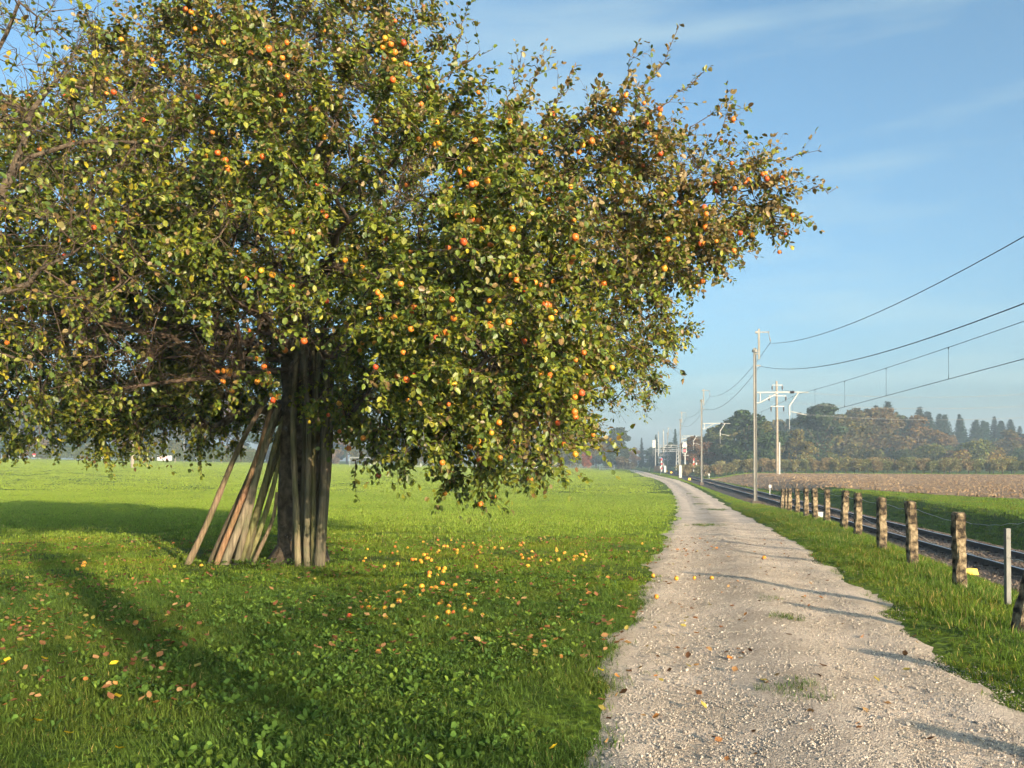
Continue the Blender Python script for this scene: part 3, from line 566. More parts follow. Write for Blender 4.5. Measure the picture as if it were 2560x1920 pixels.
# ------------------------------------------------------------------ apple trees
def blob_points(blobs, n, mind, shell=.45, zmin=1.2):
    wts = np.array([b[3]*b[4]*b[5] for b in blobs])**.75; wts /= wts.sum(); out = []; cell = {}
    tries = 0
    while len(out) < n and tries < n*40:
        tries += 1; b = blobs[rng.choice(len(blobs), p=wts)]; d = rng.normal(size=3); d /= np.linalg.norm(d); r_ = rng.random()**(shell*.5+.05)
        p = np.array(b[:3])+d*r_*np.array(b[3:6])
        if p[2] < zmin: continue
        k = tuple((p/mind).astype(int)); ok = True
        for i in (-1,0,1):
            for j in (-1,0,1):
                for l in (-1,0,1):
                    for q in cell.get((k[0]+i,k[1]+j,k[2]+l), ()):
                        if ((q-p)**2).sum() < mind*mind: ok = False
        if ok: cell.setdefault(k, []).append(p); out.append(p)
    return np.array(out)
def grow(trunk, limbs, targets, jit=.05, bias=.12):
    """trunk / limbs: polylines; targets joined to the nearest wood. Returns nodes, parents, tip flags"""
    nodes_ = []; par = []; plen = []
    def add(p, q):
        nodes_.append(np.array(p, float)); par.append(q); plen.append(0 if q < 0 else plen[q]+np.linalg.norm(nodes_[-1]-nodes_[q])); return len(nodes_)-1
    def line(pts, start):
        last = start
        pts = [np.array(p, float) for p in pts]; P0 = nodes_[last] if last >= 0 else pts.pop(0)
        if last < 0: last = add(P0, -1)
        ctrl = [nodes_[last]]+pts; m = max(3, int(sum(np.linalg.norm(b-a) for a, b in zip(ctrl, ctrl[1:]))/.28))
        seg = len(ctrl)-1
        for k in range(1, m+1):
            t = k/m*seg; i = min(int(t), seg-1); f = t-i
            p0 = ctrl[max(i-1,0)]; p1 = ctrl[i]; p2 = ctrl[i+1]; p3 = ctrl[min(i+2, seg)]
            p = .5*((2*p1)+(-p0+p2)*f+(2*p0-5*p1+4*p2-p3)*f*f+(-p0+3*p1-3*p2+p3)*f**3)
            last = add(p+rng.normal(0, jit*.5, 3)*(k < m), last)
        return last
    line(trunk, -1); top = len(nodes_)-1
    for L_ in limbs:
        st = top if L_[0] is None else int(np.argmin(np.linalg.norm(np.array(nodes_)-np.array(L_[0]), axis=1))); line(L_[1:], st)
    free0 = max(4, int(top*.8)); rem = np.ones(len(targets), bool); A = np.array(nodes_); PL = np.array(plen)
    cost = np.full(len(targets), 1e9); best = np.zeros(len(targets), int)
    def upd(i):
        d = np.linalg.norm(targets-nodes_[i], axis=1)+bias*plen[i]; mk = d < cost; cost[mk] = d[mk]; best[mk] = i
    for i in range(free0, len(nodes_)): upd(i)
    tips = []
    for _ in range(len(targets)):
        c = np.where(rem, cost, 1e9); j = int(np.argmin(c)); rem[j] = False; b = best[j]; a = nodes_[b]; t = targets[j]; L_ = np.linalg.norm(t-a); m = max(1, int(L_/.22)); last = b
        off = rng.normal(0, jit, 3)*L_
        for k in range(1, m+1):
            f = k/m; p = a+(t-a)*f+off*math.sin(math.pi*f)+np.array([0,0,.12*L_*math.sin(math.pi*f)]); last = add(p, last); upd(last)
        tips.append(last)
    return np.array(nodes_), np.array(par), np.array(tips)
def radii(P, par, r0=.0045, ex=2.35):
    n = len(P); acc = np.zeros(n); kids = np.zeros(n, int)
    for i in range(n-1, -1, -1):
        if acc[i] == 0: acc[i] = r0**ex
        if par[i] >= 0: acc[par[i]] += acc[i]; kids[par[i]] += 1
    return acc**(1/ex)
def woodmesh(P, par, rad, sel, name, mat, parent, sides):
    ch = {}
    for i, p in enumerate(par): ch.setdefault(p, []).append(i)
    m = MB(); started = set()
    for i in range(len(P)):
        p = par[i]
        if not sel[i]: continue
        big = None
        if p >= 0: big = max(ch[p], key=lambda c: rad[c])
        if p >= 0 and sel[p] and big == i: continue
        chain = ([p] if p >= 0 else [])+[i]; c = i
        while True:
            k = [q for q in ch.get(c, [])]
            if not k: break
            nx = max(k, key=lambda q: rad[q])
            if not sel[nx]: break
            chain.append(nx); c = nx
        rr = [rad[q] for q in chain]
        if p >= 0: rr[0] = min(rad[p], rr[1]*1.25)
        if len(chain) > 1: m.tube([P[q] for q in chain], rr, sides, cap=False)
    return m.build(name, mat, parent, True)
LEAF_T = [(0,0,0),(0,1,-.10),(-.25,.74,.03),(-.31,.32,.06),(.25,.74,.03),(.31,.32,.06)]
LEAF_F = [(0,1,2,3),(1,0,5,4)]
LEAF5 = [(0,1,2,3,4),(2,1,0,6,5)]
def twigs(P, par, rad, tips, ns, ln, center, lean, leafgap=.055, extra=.5, droop=.25):
    """shoots from tips and thin wood; returns (shoot polylines, leaf pos, leaf dir, leaf normal)"""
    src = list(np.repeat(tips, ns)); thin = np.where(rad < .012)[0]; src += list(rng.choice(thin, int(len(thin)*extra))) if len(thin) else []
    src = np.array(src); S = len(src); p = P[src]; d = unit(p-P[par[src]]); out = unit(p-center)
    v = unit(d*.6+out*.45+rng.normal(0, .55, (S,3))+np.stack([np.zeros(S), np.zeros(S), lean(p[:,2])], 1)); L_ = rng.uniform(*ln, S); k = 4; pts = [p]
    for q in range(k): v = unit(v+rng.normal(0, .12, (S,3))+np.array([0,0,-droop/k])); pts.append(pts[-1]+v*(L_/k)[:, None])
    A = np.stack(pts, 1); m = (L_/leafgap).astype(int); ph = rng.uniform(0, 6.28, S); si = np.repeat(np.arange(S), m); qi = np.arange(len(si))-np.repeat(np.cumsum(m)-m, m)
    t = (qi+.6)/np.maximum(m[si], 1)*k; ii = np.minimum(t.astype(int), k-1); b = A[si, ii]+(A[si, ii+1]-A[si, ii])*(t-ii)[:, None]; ax = unit(A[si, ii+1]-A[si, ii])
    o = unit(np.cross(ax, np.array([0,0,1.]))); o2 = np.cross(ax, o); a = ph[si]+qi*2.4; side = o*np.cos(a)[:, None]+o2*np.sin(a)[:, None]
    dd = ax*.55+side*.9+np.array([0,0,-.3])+rng.normal(0, .25, ax.shape)
    return [list(x) for x in A], b, dd
def shootmesh(sh, name, mat, parent, r=.0024):
    A = np.array(sh); n, k, _ = A.shape; d = unit(A[:, -1]-A[:, 0]); X = unit(np.cross(d, [.3,.1,1.])); Y = np.cross(d, X)
    ring = np.stack([X*math.cos(a)+Y*math.sin(a) for a in (0, 2.1, 4.2)], 1)
    rr = r*np.linspace(1.2, .55, k); V = A[:, :, None, :]+ring[:, None, :, :]*rr[None, :, None, None]; V = V.reshape(-1, 3)
    F = np.array([(i*3+j, i*3+(j+1)%3, (i+1)*3+(j+1)%3, (i+1)*3+j) for i in range(k-1) for j in range(3)])
    lo = (F[None]+(np.arange(n)*k*3)[:, None, None]).reshape(-1); return put(name, arrmesh(name, V, lo, np.arange(n*len(F))*4, None, mat), parent)
def applemesh(sd, r=.035):
    rr = random.Random(sd); m = MB(); prof_ = [(0,.62),(.28,.80),(.62,.86),(.93,.55),(1.02,.05),(.9,-.5),(.6,-.84),(.3,-.86),(0,-.72)]; n = 12
    for i, (a, z) in enumerate(prof_):
        for k in range(n): t = 2*math.pi*k/n; w_ = a*(1+.03*math.cos(5*t)*(z < 0)); m.v.append((w_*r*math.cos(t), w_*r*math.sin(t), z*r))
    for i in range(len(prof_)-1):
        for k in range(n): m.f.append((i*n+k, (i+1)*n+k, (i+1)*n+(k+1)%n, i*n+(k+1)%n))
    nb = len(m.f); m.tube([(0,0,.6*r),(.1*r,0,1.1*r),(.25*r,.1*r,1.6*r)], .0022, 5); me = m.mesh('apple', M_APPLE, True); me.materials.append(M_TWIG)
    for p in me.polygons:
        if p.index >= nb: p.material_index = 1
    return me
AP = [applemesh(i, .031+.003*i) for i in range(3)]
def leafcols(lp, green, brownf, yel):
    n = len(lp); g = np.array([(.145,.178,.018),(.102,.143,.02),(.195,.205,.023),(.07,.108,.024)])[rng.integers(0,4,n)]*rng.uniform(.7,1.25,(n,1))
    br = np.array([(.215,.15,.062),(.18,.11,.042),(.185,.155,.055),(.235,.18,.085)])[rng.integers(0,4,n)]*rng.uniform(.7,1.2,(n,1))
    c = np.where(rng.random((n,1)) < brownf[:, None], br, g); yl = rng.random(n) < yel; c[yl] = np.array((.34,.29,.025))*rng.uniform(.7,1.15,(yl.sum(),1)); return c

TB = (-3.42, 14.3); tz = zf(*TB)
root = empty('apple_tree', (0,0,0), 'big old apple tree hung with orange apples, poles leaning on its trunk', 'apple tree')
trunk = [(TB[0]-.02,TB[1],tz-.15),(TB[0]-.03,TB[1],tz+.5),(TB[0]-.02,TB[1]-.03,1.6),(TB[0]+.05,TB[1]-.1,2.6),(TB[0]+.02,TB[1]-.15,3.2)]
limbs = [(None,(-3.3,13.4,3.9),(-2.6,12.2,4.4),(-2.05,10.9,4.7)), (None,(-3.9,13.2,4.0),(-4.5,11.6,4.4)), (None,(-4.6,14,3.7),(-6.6,13.3,4.0)), ((-2.7,12.4,4.3),(-1.4,11.6,4.0),(-.3,10.9,3.5)),
 (None,(-2.2,13.6,4.0),(-.3,12.6,4.6),(1.4,11.9,5.0),(3.2,11.9,5.25)), (None,(-3.1,13.6,5),(-2.5,12.8,7.0)), (None,(-3.9,13.9,5),(-4.6,13.3,6.9)), (None,(-3.6,15.6,4.3),(-3.6,17.2,5.4)), (None,(-1.8,14.8,4.0),(.6,15.4,4.7)), ((-1.0,11.4,3.9),(-.3,10.6,2.9)), ((-6.2,13.4,4.0),(-7.2,12.6,5)), (None,(-4.6,14.0,3.35),(-5.6,12.6,3.1))]
blobs = [(-2.0,10.7,4.75,2.5,1.9,1.9),(-4.5,11.4,4.2,2.4,1.9,1.7),(-7.2,15.3,3.1,2.6,1.7,1.3),(-.35,10.2,3.7,1.75,1.6,1.8),(-.25,10.6,2.5,1.35,1.4,1.05),(.9,11.5,4.95,2.1,1.5,1.15),
 (2.6,11.8,5.1,1.2,.9,.5),(-2.9,12.6,7.3,1.9,2.0,2.0),(-3.5,16.8,4.9,4,2.8,2.6),(.3,15.2,3.9,2.6,2.2,1.9),(-4.7,13.1,6.8,2.0,1.9,1.5),(-7.2,12.7,4.9,2.0,1.9,2.0),(-4.6,15.5,3.0,3.6,1.6,1.0),(-1.3,13.6,2.9,2.0,1.2,.8),(1.55,11.2,4.45,1.15,1.0,.6),(.75,11.6,5.65,1.2,.9,.35)]
tg = blob_points(blobs, 3000, .205)
P, par, tips = grow(trunk, limbs, tg); rad = radii(P, par); k0 = rad[0]; rad = rad*(.34/k0)**np.clip(np.log(rad/.0045)/np.log(k0/.0045), 0, 1)
for i in range(len(trunk)*1):  pass
hz_ = P[:, 2]-tz; tr = np.arange(len(P)) < 14; rad = np.where(tr & (hz_ < .55), rad*(1+.55*np.clip(1-hz_/.55, 0, 1)**2), rad)
woodmesh(P, par, rad, rad > .05, 'trunk', M_BARK, root, 14); woodmesh(P, par, rad, rad <= .05, 'branches', M_TWIG, root, 5)
cen = np.array((-2.6,13,4.0))
sh, lp, ld = twigs(P, par, rad, tips, 7, (.22,.55), cen, lambda z: np.where(z > 5.2, .28, -.12), .0205, 1.5)
n_crown = len(lp)
# upright shoots that stand out of the crown on the right and top
def spire(a, b, n, spread):
    a = np.array(a); b = np.array(b); pts = [a+(b-a)*t+rng.normal(0, .03, 3)*(0 < t < 1) for t in np.linspace(0, 1, 12)]; L_ = np.linalg.norm(b-a); ex_s = []; l1 = []; l2 = []
    for q in range(int(L_/.03)):
        t = rng.random(); i = min(int(t*11), 10); l1.append(pts[i]+(pts[i+1]-pts[i])*(t*11-i)); l2.append((b-a)/L_*.7+rng.normal(0,.5,3))
    for q in range(n):
        i = rng.integers(2, 10); d = (b-a)/L_+rng.normal(0, spread, 3); d /= np.linalg.norm(d); s_ = [pts[i]+d*.1*k*rng.uniform(.8,1.2) for k in range(5)]; ex_s.append(s_)
        for k in range(1, 5):
            for z_ in range(2): l1.append(s_[k]); l2.append(d*.6+rng.normal(0,.5,3))
    return pts, ex_s, l1, l2
SP = []
for (p0, D_, p1) in (((1490,420),11.6,(1600,100)),((1510,400),11.5,(1700,58)),((1500,400),11.4,(1760,180)),((1560,430),11.6,(1830,250)),((1700,480),11.8,(1840,260)),((1260,330),11.6,(1380,125)),((1350,360),11.5,(1440,165)),((1260,300),11.8,(1310,130)),((1100,200),12.2,(1230,115)),((1120,200),12.4,(1180,-20)),((1800,470),11.9,(2090,470)),((1800,430),11.9,(2050,375)),((1800,500),11.7,(2040,560)),((1650,640),11.5,(1870,600)),((1450,330),11.4,(1500,215)),((1540,850),10.4,(1690,910)),((1400,1100),10.5,(1545,1125)),((1560,700),10.8,(1680,760)),((1000,150),12.3,(1060,-40))):
    pt, es, l1, l2 = spire(at(*p0, D_), at(*p1, D_), 6, .5); SP.append(pt); sh += es; lp = np.concatenate([lp, l1]); ld = np.concatenate([ld, l2])
# hanging twigs under the crown
for (px, y0, y1, D_) in ((1110,1080,1260,10.4),(1200,1090,1270,10.2),(930,1050,1215,11),(960,1060,1160,10.8),(500,1000,1190,14.6),(350,1020,1165,15.0),(245,960,1145,15.2),(130,940,1140,15.0),(1280,1050,1205,10),(1380,1080,1205,10),(420,1000,1150,15.5),(60,900,1120,11.5),(1000,1060,1190,10.6),(1330,1000,1180,10.1),(300,980,1130,14.8),(840,960,1100,12)):
    for r_ in range(3):
        a = at(px+rng.uniform(-25,25), y0, D_); b = at(px+rng.uniform(-60,60), y1-r_*40, D_+rng.uniform(-.4,.4)); pt, es, l1, l2 = spire(a, b, 8, .7); SP.append(pt); sh += es; l2 = [d+np.array((0,0,-.5)) for d in l2]; lp = np.concatenate([lp, l1]); ld = np.concatenate([ld, l2])
m = MB()
for pt in SP: m.tube(pt, list(np.linspace(.011, .003, len(pt))), 5, cap=False)
m.build('shoots', M_TWIG, root)['kind'] = 'stuff'; shootmesh(sh, 'twigs', M_TWIG, root)
def foliage(lp, ld, cols, root, size, nsep, prefix):
    n = len(lp); up = np.array([0,0,1.])+rng.normal(0, .55, (n,3))+np.array([SUN_DX,SUN_DY,.1])*.35; X, Y, N_ = frames(ld, up); L_ = rng.uniform(*size, (n,1)); wd = rng.uniform(.85,1.25,(n,1))
    lp2 = lp+Y*.012
    scr = (lp2[:,1])-np.abs(rng.normal(0,.3,n)); vis = np.argsort(scr+1e3*(np.abs(lp2[:,0]/lp2[:,1]) > .56)+1e3*(lp2[:,2] > CH+1.0*.52*lp2[:,1]))[:nsep]
    keep = np.ones(n, bool); keep[vis] = False
    T = np.array(LEAF_T); me = stamp('leaves', T, LEAF_F, lp2[keep], (X*L_*wd)[keep], (Y*L_)[keep], (N_*L_)[keep], M_LEAF, cols[keep]); o = put('leaves', me, root); o['kind'] = 'stuff'
    one = {}
    from mathutils import Matrix
    for i in vis:
        q = tuple(np.round(cols[i]*40)/40); 
        if q not in one: one[q] = stamp('leaf', T, LEAF_F, np.zeros((1,3)), np.array([[1,0,0.]]), np.array([[0,1.,0]]), np.array([[0,0,1.]]), M_LEAF, np.array([q]))
        o = put('leaf', one[q], root); s_ = float(L_[i,0]); Mx = Matrix(((X[i,0]*s_*wd[i,0],Y[i,0]*s_,N_[i,0]*s_,lp2[i,0]),(X[i,1]*s_*wd[i,0],Y[i,1]*s_,N_[i,1]*s_,lp2[i,1]),(X[i,2]*s_*wd[i,0],Y[i,2]*s_,N_[i,2]*s_,lp2[i,2]),(0,0,0,1))); o.matrix_local = Mx
def n3(p): return (np.sin(p[:,0]*3.1+p[:,2]*1.7+.5)+np.sin(p[:,2]*3.7-p[:,0]*1.3+p[:,1]*1.1)+np.sin(p[:,1]*3.3+p[:,2]*1.2-p[:,0]*.9)+.6*np.sin(p[:,0]*6.1+1)*np.sin(p[:,2]*5.7))/2.0
kp = rng.random(len(lp)) < .12+.88*sst(-.75, .2, n3(lp)); kp |= np.arange(len(lp)) > n_crown
for cv, rv in (((-4.6,11.6,3.15),(1.5,1.9,.72)), (tuple(at(600,890,12.2)),(1.0,2.1,.72)), (tuple(at(765,850,12.2)),(.38,1.9,.85)), (tuple(at(1030,490,10.3)),(.6,1.3,.34)), (tuple(at(700,730,11.3)),(.45,1.6,.8)), (tuple(at(560,560,10.5)),(.35,1.0,.25)), (tuple(at(1180,900,9.8)),(.3,.8,.25))): kp &= (((lp-np.array(cv))/np.array(rv))**2).sum(1) > 1+rng.normal(0,.15,len(lp))
lp = lp[kp]; ld = ld[kp]
bf = np.clip(.07+.36*sst(4.6,7.0,lp[:,2])+.40*sst(-.8,2.6,lp[:,0])*sst(3.2,5.0,lp[:,2])+.15*sst(-1,1.5,lp[:,0]), 0, .75)
foliage(lp, ld, leafcols(lp, None, bf, .018), root, (.05,.088), 300, 'a')
open('/tmp/leafcount','w').write(str(len(lp))) if False else None; print('apple tree leaves', len(lp), 'nodes', len(P))
# apples in the crown, each hanging from a twig
AC = []
def hang(p, red, parent, sc=1.0):
    o = put('apple', AP[rng.integers(0,3)], parent, tuple(p), tuple(rng.normal(0,.35,3)), sc*rng.uniform(.72,1.08)); o.color = (red,0,0,1); return o
cx_ = (lp[:,0]/lp[:,1]*FP/16).astype(int); cz_ = ((lp[:,2]-CH)/lp[:,1]*FP/16).astype(int); key = cx_*4096+cz_; od = np.lexsort((lp[:,1], key)); first = np.ones(len(od), bool); first[1:] = key[od][1:] != key[od][:-1]; dm = dict(zip(key[od][first].tolist(), lp[od][first][:,1].tolist()))
md_ = np.array([dm[k_] for k_ in key.tolist()]); c3_ = (lp/.3).astype(int); k3_ = (c3_[:,0]+500)*1000000+(c3_[:,1]+500)*1000+c3_[:,2]+100; _, inv_, cnt_ = np.unique(k3_, return_inverse=True, return_counts=True); front = lp[(lp[:,1] < md_+.10) & (lp[:,1] < 13.0) & (cnt_[inv_] > 14)]; w_ = np.where(front[:,0] > -3.2, 1.0, .5)*np.where(np.abs(front[:,0]/front[:,1]) < .585, 1, .01)*np.where(front[:,2] < CH+.53*front[:,1], 1, .01)*(1+1.2*(np.sin(front[:,0]*4.3+front[:,2]*2.1) > .3)); idx = rng.choice(len(front), 280, replace=False, p=w_/w_.sum())
for i in idx: hang(front[i]+np.array((SUN_DX*.02,-.035,-.045)), np.clip(rng.normal(.42,.17), .05, .95), root)
# bare lower limb with bunches of apples over the poles
bare = [[(-3.5,13.7,3.1),(-4.0,12.6,2.9),(-4.7,12.0,2.75),(-5.5,11.7,2.6)], [(-3.9,12.7,3.0),(-3.8,12.2,3.4),(-3.75,12.0,3.55),(-3.9,11.8,3.0)], [(-4.0,12.6,2.9),(-4.5,11.6,3.3),(-5.6,11,3.5),(-7,10.6,3.6)]]
m = MB()
for b_ in bare: m.tube(b_, list(np.linspace(.05,.016,len(b_))), 7, cap=False)
bs = []
for b_ in bare:
    for k in range(34):
        i = rng.integers(0, len(b_)-1); t = rng.random(); p = np.array(b_[i])+(np.array(b_[i+1])-np.array(b_[i]))*t; d = rng.normal(0,1,3); d[2] = d[2]*.5-.15; d /= np.linalg.norm(d); L_ = rng.uniform(.2,.65); q = [p]
        for z_ in range(4): d = d+rng.normal(0,.3,3); d /= np.linalg.norm(d); q.append(q[-1]+d*L_/4)
        bs.append(q)
m.build('bare_limb', M_TWIG, root, True); shootmesh(bs, 'bare_twigs', M_TWIG, root, .004)['kind'] = 'stuff'
for px, py in ((623,825),(656,873),(642,897),(660,917),(713,876),(559,927),(573,928),(574,936),(544,928),(557,954),(580,977),(671,933),(643,955),(657,961),(673,957),(690,962),(678,988),(691,993),(697,985),(684,992)): hang(at(px, py, 11.8+rng.uniform(-.15,.15)), np.clip(rng.normal(.32,.1),.1,.8), root, 1.15)
m = MB()
for a, b_ in (((640,850),(690,985)),((560,880),(578,975)),((655,860),(645,950)),((600,850),(560,950))): m.tube([at(*a,11.8), at((a[0]+b_[0])/2+8,(a[1]+b_[1])/2,11.85), at(*b_,11.8)], [.006,.004,.003], 4, cap=False)
m.build('bare_twig', M_TWIG, root)

# second tree, trunk off to the left: thin yellowing leaves, many bare twigs
r2 = empty('fruit_tree', (0,0,0), 'half bare fruit tree with yellowing leaves reaching in from the left edge', 'fruit tree')
T2 = (-6.6, 9.3); tr2 = [(T2[0],T2[1],zf(*T2)-.1),(T2[0],T2[1],1.3),(T2[0]+.05,T2[1],2.3),(T2[0]+.1,T2[1],2.9)]
lm2 = [(None,(-6.0,9.1,3.5),(-5.4,9.0,4.1),(-5.0,9.0,4.9),(-4.7,9,5.8)), (None,(-5.9,8.9,3.0),(-5.0,8.8,3.5),(-4.2,8.8,3.9)), ((-5.1,9,4.7),(-4.5,9.1,4.95),(-3.7,9.3,5.0)), (None,(-6.3,9.4,4.2),(-5.8,9.5,5.6),(-5.3,9.4,6.6)), (None,(-5.8,9.2,2.9),(-5.1,9.5,2.7)), (None,(-7.2,9.4,4),(-7.8,9.6,5.5))]
bl2 = [(-5.0,9.0,4.6,1.3,1.0,1.3),(-4.6,9.1,3.6,1.1,.9,1.0),(-5.6,9.3,6.0,1.3,1.0,1.0),(-4.2,9.2,5.2,1.0,.9,.7),(-5.3,9.5,2.9,.9,.8,.7),(-7.4,9.5,5,1.5,1.2,1.6)]
tg2 = blob_points(bl2, 420, .2); P2, pa2, ti2 = grow(tr2, lm2, tg2, .09, .05); rd2 = radii(P2, pa2, .004); k0 = rd2[0]; rd2 = rd2*(.12/k0)**np.clip(np.log(rd2/.004)/np.log(k0/.004),0,1)
woodmesh(P2, pa2, rd2, rd2 > .012, 'trunk', M_BARK, r2, 10); woodmesh(P2, pa2, rd2, rd2 <= .012, 'branches', M_TWIG, r2, 5)['kind'] = 'stuff'
c2 = np.array((-5.6,9.4,4.2)); shb, _, _ = twigs(P2, pa2, rd2, ti2, 2, (.3,.7), c2, lambda z: z*0+.15, .5, .2); shootmesh(shb, 'twigs', M_TWIG, r2, .003)
sh3, lp3, ld3 = twigs(P2, pa2, rd2, rng.choice(ti2, 900), 1, (.2,.45), c2, lambda z: z*0, .06, .0); shootmesh(sh3, 'leafy_twigs', M_TWIG, r2, .003)
foliage(lp3, ld3, leafcols(lp3, None, np.full(len(lp3), .14), .13), r2, (.05,.085), 60, 'b')

# ------------------------------------------------------------------ props leaning on the trunk
PR = [((463,1427),(670,992),13.7,.047,(.34,.25,.18),'single prop pole standing apart at the far left, leaning on the trunk'), ((521,1417),(680,1000),13.75,.045,(.17,.135,.10),'dark prop pole second from the left'), ((536,1420),(684,1004),13.6,.042,(.42,.25,.16),'reddish bark-covered prop pole in the left bundle'),
 ((556,1417),(693,1023),13.6,.06,(.36,.30,.235),'thickest pale grey prop pole in the left bundle'), ((577,1404),(702,1027),13.8,.045,(.27,.22,.16),'brown prop pole right behind the thick pale one'), ((597,1412),(709,1043),13.75,.048,(.25,.23,.12),'green mossy prop pole in the left bundle'), ((611,1412),(713,1060),13.85,.04,(.16,.14,.09),'thin dark prop pole in the left bundle'), ((622,1409),(714,1050),13.9,.04,(.3,.28,.14),'yellow green prop pole next to the short one'), ((629,1411),(692,1231),13.7,.032,(.33,.245,.18),'short broken prop pole nearest the trunk on the left'),
 ((733,1428),(747,850),13.7,.03,(.26,.21,.15),'thin prop pole at the left of the upright bundle'), ((744,1429),(745,847),13.5,.047,(.36,.29,.21),'straight tan prop pole at the front of the upright bundle'), ((756,1425),(753,840),13.65,.04,(.20,.165,.125),'dark prop pole between two tan ones in the upright bundle'), ((767,1427),(756,860),13.5,.046,(.34,.28,.215),'slightly bent grey prop pole in the upright bundle'), ((778,1425),(782,850),13.65,.036,(.27,.225,.165),'slim brown prop pole in the middle of the upright bundle'), ((783,1424),(797,880),13.6,.042,(.33,.29,.16),'olive prop pole in the upright bundle'), ((795,1422),(818,930),13.5,.06,(.32,.255,.205),'thick knotty prop pole at the right of the upright bundle'), ((788,1420),(808,900),13.8,.04,(.2,.165,.12),'shaded prop pole behind the thick right one'), ((803,1420),(826,960),13.62,.05,(.3,.24,.18),'outermost grey brown prop pole at the right of the upright bundle'), ((771,1421),(768,830),13.75,.045,(.24,.19,.14),'tall narrow prop pole against the trunk in the upright bundle'), ((586,1416),(700,1010),13.65,.05,(.3,.25,.19),'weathered prop pole in the middle of the left bundle'), ((546,1416),(688,1000),13.8,.045,(.2,.16,.12),'brown prop pole tucked behind the reddish one')]
for k, (a, b_, D_, r_, c_, lab) in enumerate(PR):
    A = at(*a, D_); A.z = zf(A.x, D_)-.06; Bt = at(*b_, D_+.28 if k < 9 else D_+.2); d = Bt-A; n_ = 16; m = MB(); q1 = random.uniform(0,6); am = random.uniform(.012,.04)
    pts = [A.lerp(Bt, i/n_)+Vector((math.sin(i/n_*3.1+q1)-math.sin(q1), 0, 0))*am*math.sin(math.pi*i/n_)*2 for i in range(n_+1)]
    ctr = A.copy(); m.tube([p-ctr for p in pts], [r_*1.12*(1-.3*i/n_)*(1+random.uniform(-.09,.09)) for i in range(n_+1)], 10)
    o = m.build('prop_pole', M_PROP, None, True, ctr); o.color = (*[c_[0]*.56, c_[1]*.61, c_[2]*.63], 1); tag(o, lab, 'wooden pole', 'fruit props leaning on the apple tree')

# ------------------------------------------------------------------ fallen apples and leaves
def ground_at(px, py):
    D = 12.
    for _ in range(12): z = zf((px-1280)*D/FP, D); D = (CH-z)*FP/max(py-1156, 8)
    return Vector(((px-1280)*D/FP, D, z))
spots = []
def gcloud(n, cx, cy, sx, sy):
    for _ in range(n): spots.append((rng.normal(cx, sx), rng.normal(cy, sy)))
gcloud(11,1040,1385,60,14); gcloud(10,1130,1372,55,12); gcloud(10,1250,1380,60,14); gcloud(9,1340,1394,45,14); gcloud(12,1430,1392,38,12); gcloud(9,1090,1404,70,12); gcloud(8,1040,1470,55,22); gcloud(7,1150,1470,60,24); gcloud(6,1050,1510,60,18); gcloud(5,930,1400,30,15); gcloud(7,1170,1530,35,20)
spots += [(965,1551),(875,1548),(905,1525),(923,1527),(963,1527),(917,1510),(1120,1538),(1176,1535),(1605,1364),(1632,1446),(1778,1452),(1909,1400),(1640,1500),(787,1576),(505,1419),(213,1412),(195,1428),(210,1418),(1735,1452),(438,1421),(1690,1453)]
def zone(px, py):
    if px > 1560: return 'on the gravel by the path edge'
    if py > 1540: return 'among the nearest weeds'
    if py > 1455: return 'in the shaded grass nearer the camera'
    if px > 1310: return 'in the row nearest the path'
    if px < 700: return 'in the grass left of the poles'
    return 'in the scatter right of the poles'
seen = {}
for px, py in sorted(spots):
    p = ground_at(px, py); red = float(np.clip(rng.normal(.12,.2), .0, .9)); s_ = rng.uniform(.62,1.0)
    o = put('fallen_apple', AP[rng.integers(0,3)], None, (p.x, p.y, p.z+.032 if px < 1560 else p.z+.055), tuple(rng.uniform(-2,2,3)), s_); o.color = (red,0,0,1)
    if px >= 1560:
        o.location.z = p.z+.045
    ck = ('red' if red > .6 else ('orange' if red > .33 else 'yellow'), zone(px, py)); seen[ck] = seen.get(ck, 0)+1
    tag(o, f'{orl(seen[ck])} from the left of the {ck[0]} fallen apples {ck[1]}', 'apple', 'fallen apples under the tree')
LT = [(0,0,.0),(0,.5,-.05),(0,1,.16),(-.30,.72,.10),(-.34,.32,.12),(.30,.72,.05),(.34,.32,.14)]
def leafone(c, name='fallen_leaf'): return stamp(name, LT, LEAF5, np.zeros((1,3)), np.array([[1,0,0.]]), np.array([[0,1.,0]]), np.array([[0,0,1.]]), M_LITTER, np.array([c]))
yl = [(110,1824,'yellow leaf nearest the left edge in the foreground'),(188,1855,'bright yellow leaf low in the left foreground'),(292,1892,'yellow leaf at the bottom edge on the left'),(1372,1896,'large yellow leaf at the bottom beside the path'),(1508,1692,'curled yellow leaf on the path edge'),(240,1580,'yellow leaf in the middle of the left grass'),(121,1666,'pale yellow leaf beside brown ones on the left'),(303,1764,'yellow green leaf between weeds'),(275,1679,'small yellow leaf left of centre grass'),(17,1672,'yellow leaf cut by the left edge'),(832,1861,'faded yellow leaf in the long grass'),(1740,1752,'orange brown leaf lying on the near path')]
for px, py, lab in yl:
    p = ground_at(px, py); c = (.5,.2,.08) if 'orange' in lab else (.48,.36,.025)
    o = put('fallen_leaf', leafone(c), None, (p.x, p.y, p.z+(.06 if px < 1480 else .05)), (rng.normal(0,.3), rng.normal(0,.35), rng.uniform(0,6.28)), .072); tag(o, lab, 'fallen leaf', 'yellow fallen leaves')

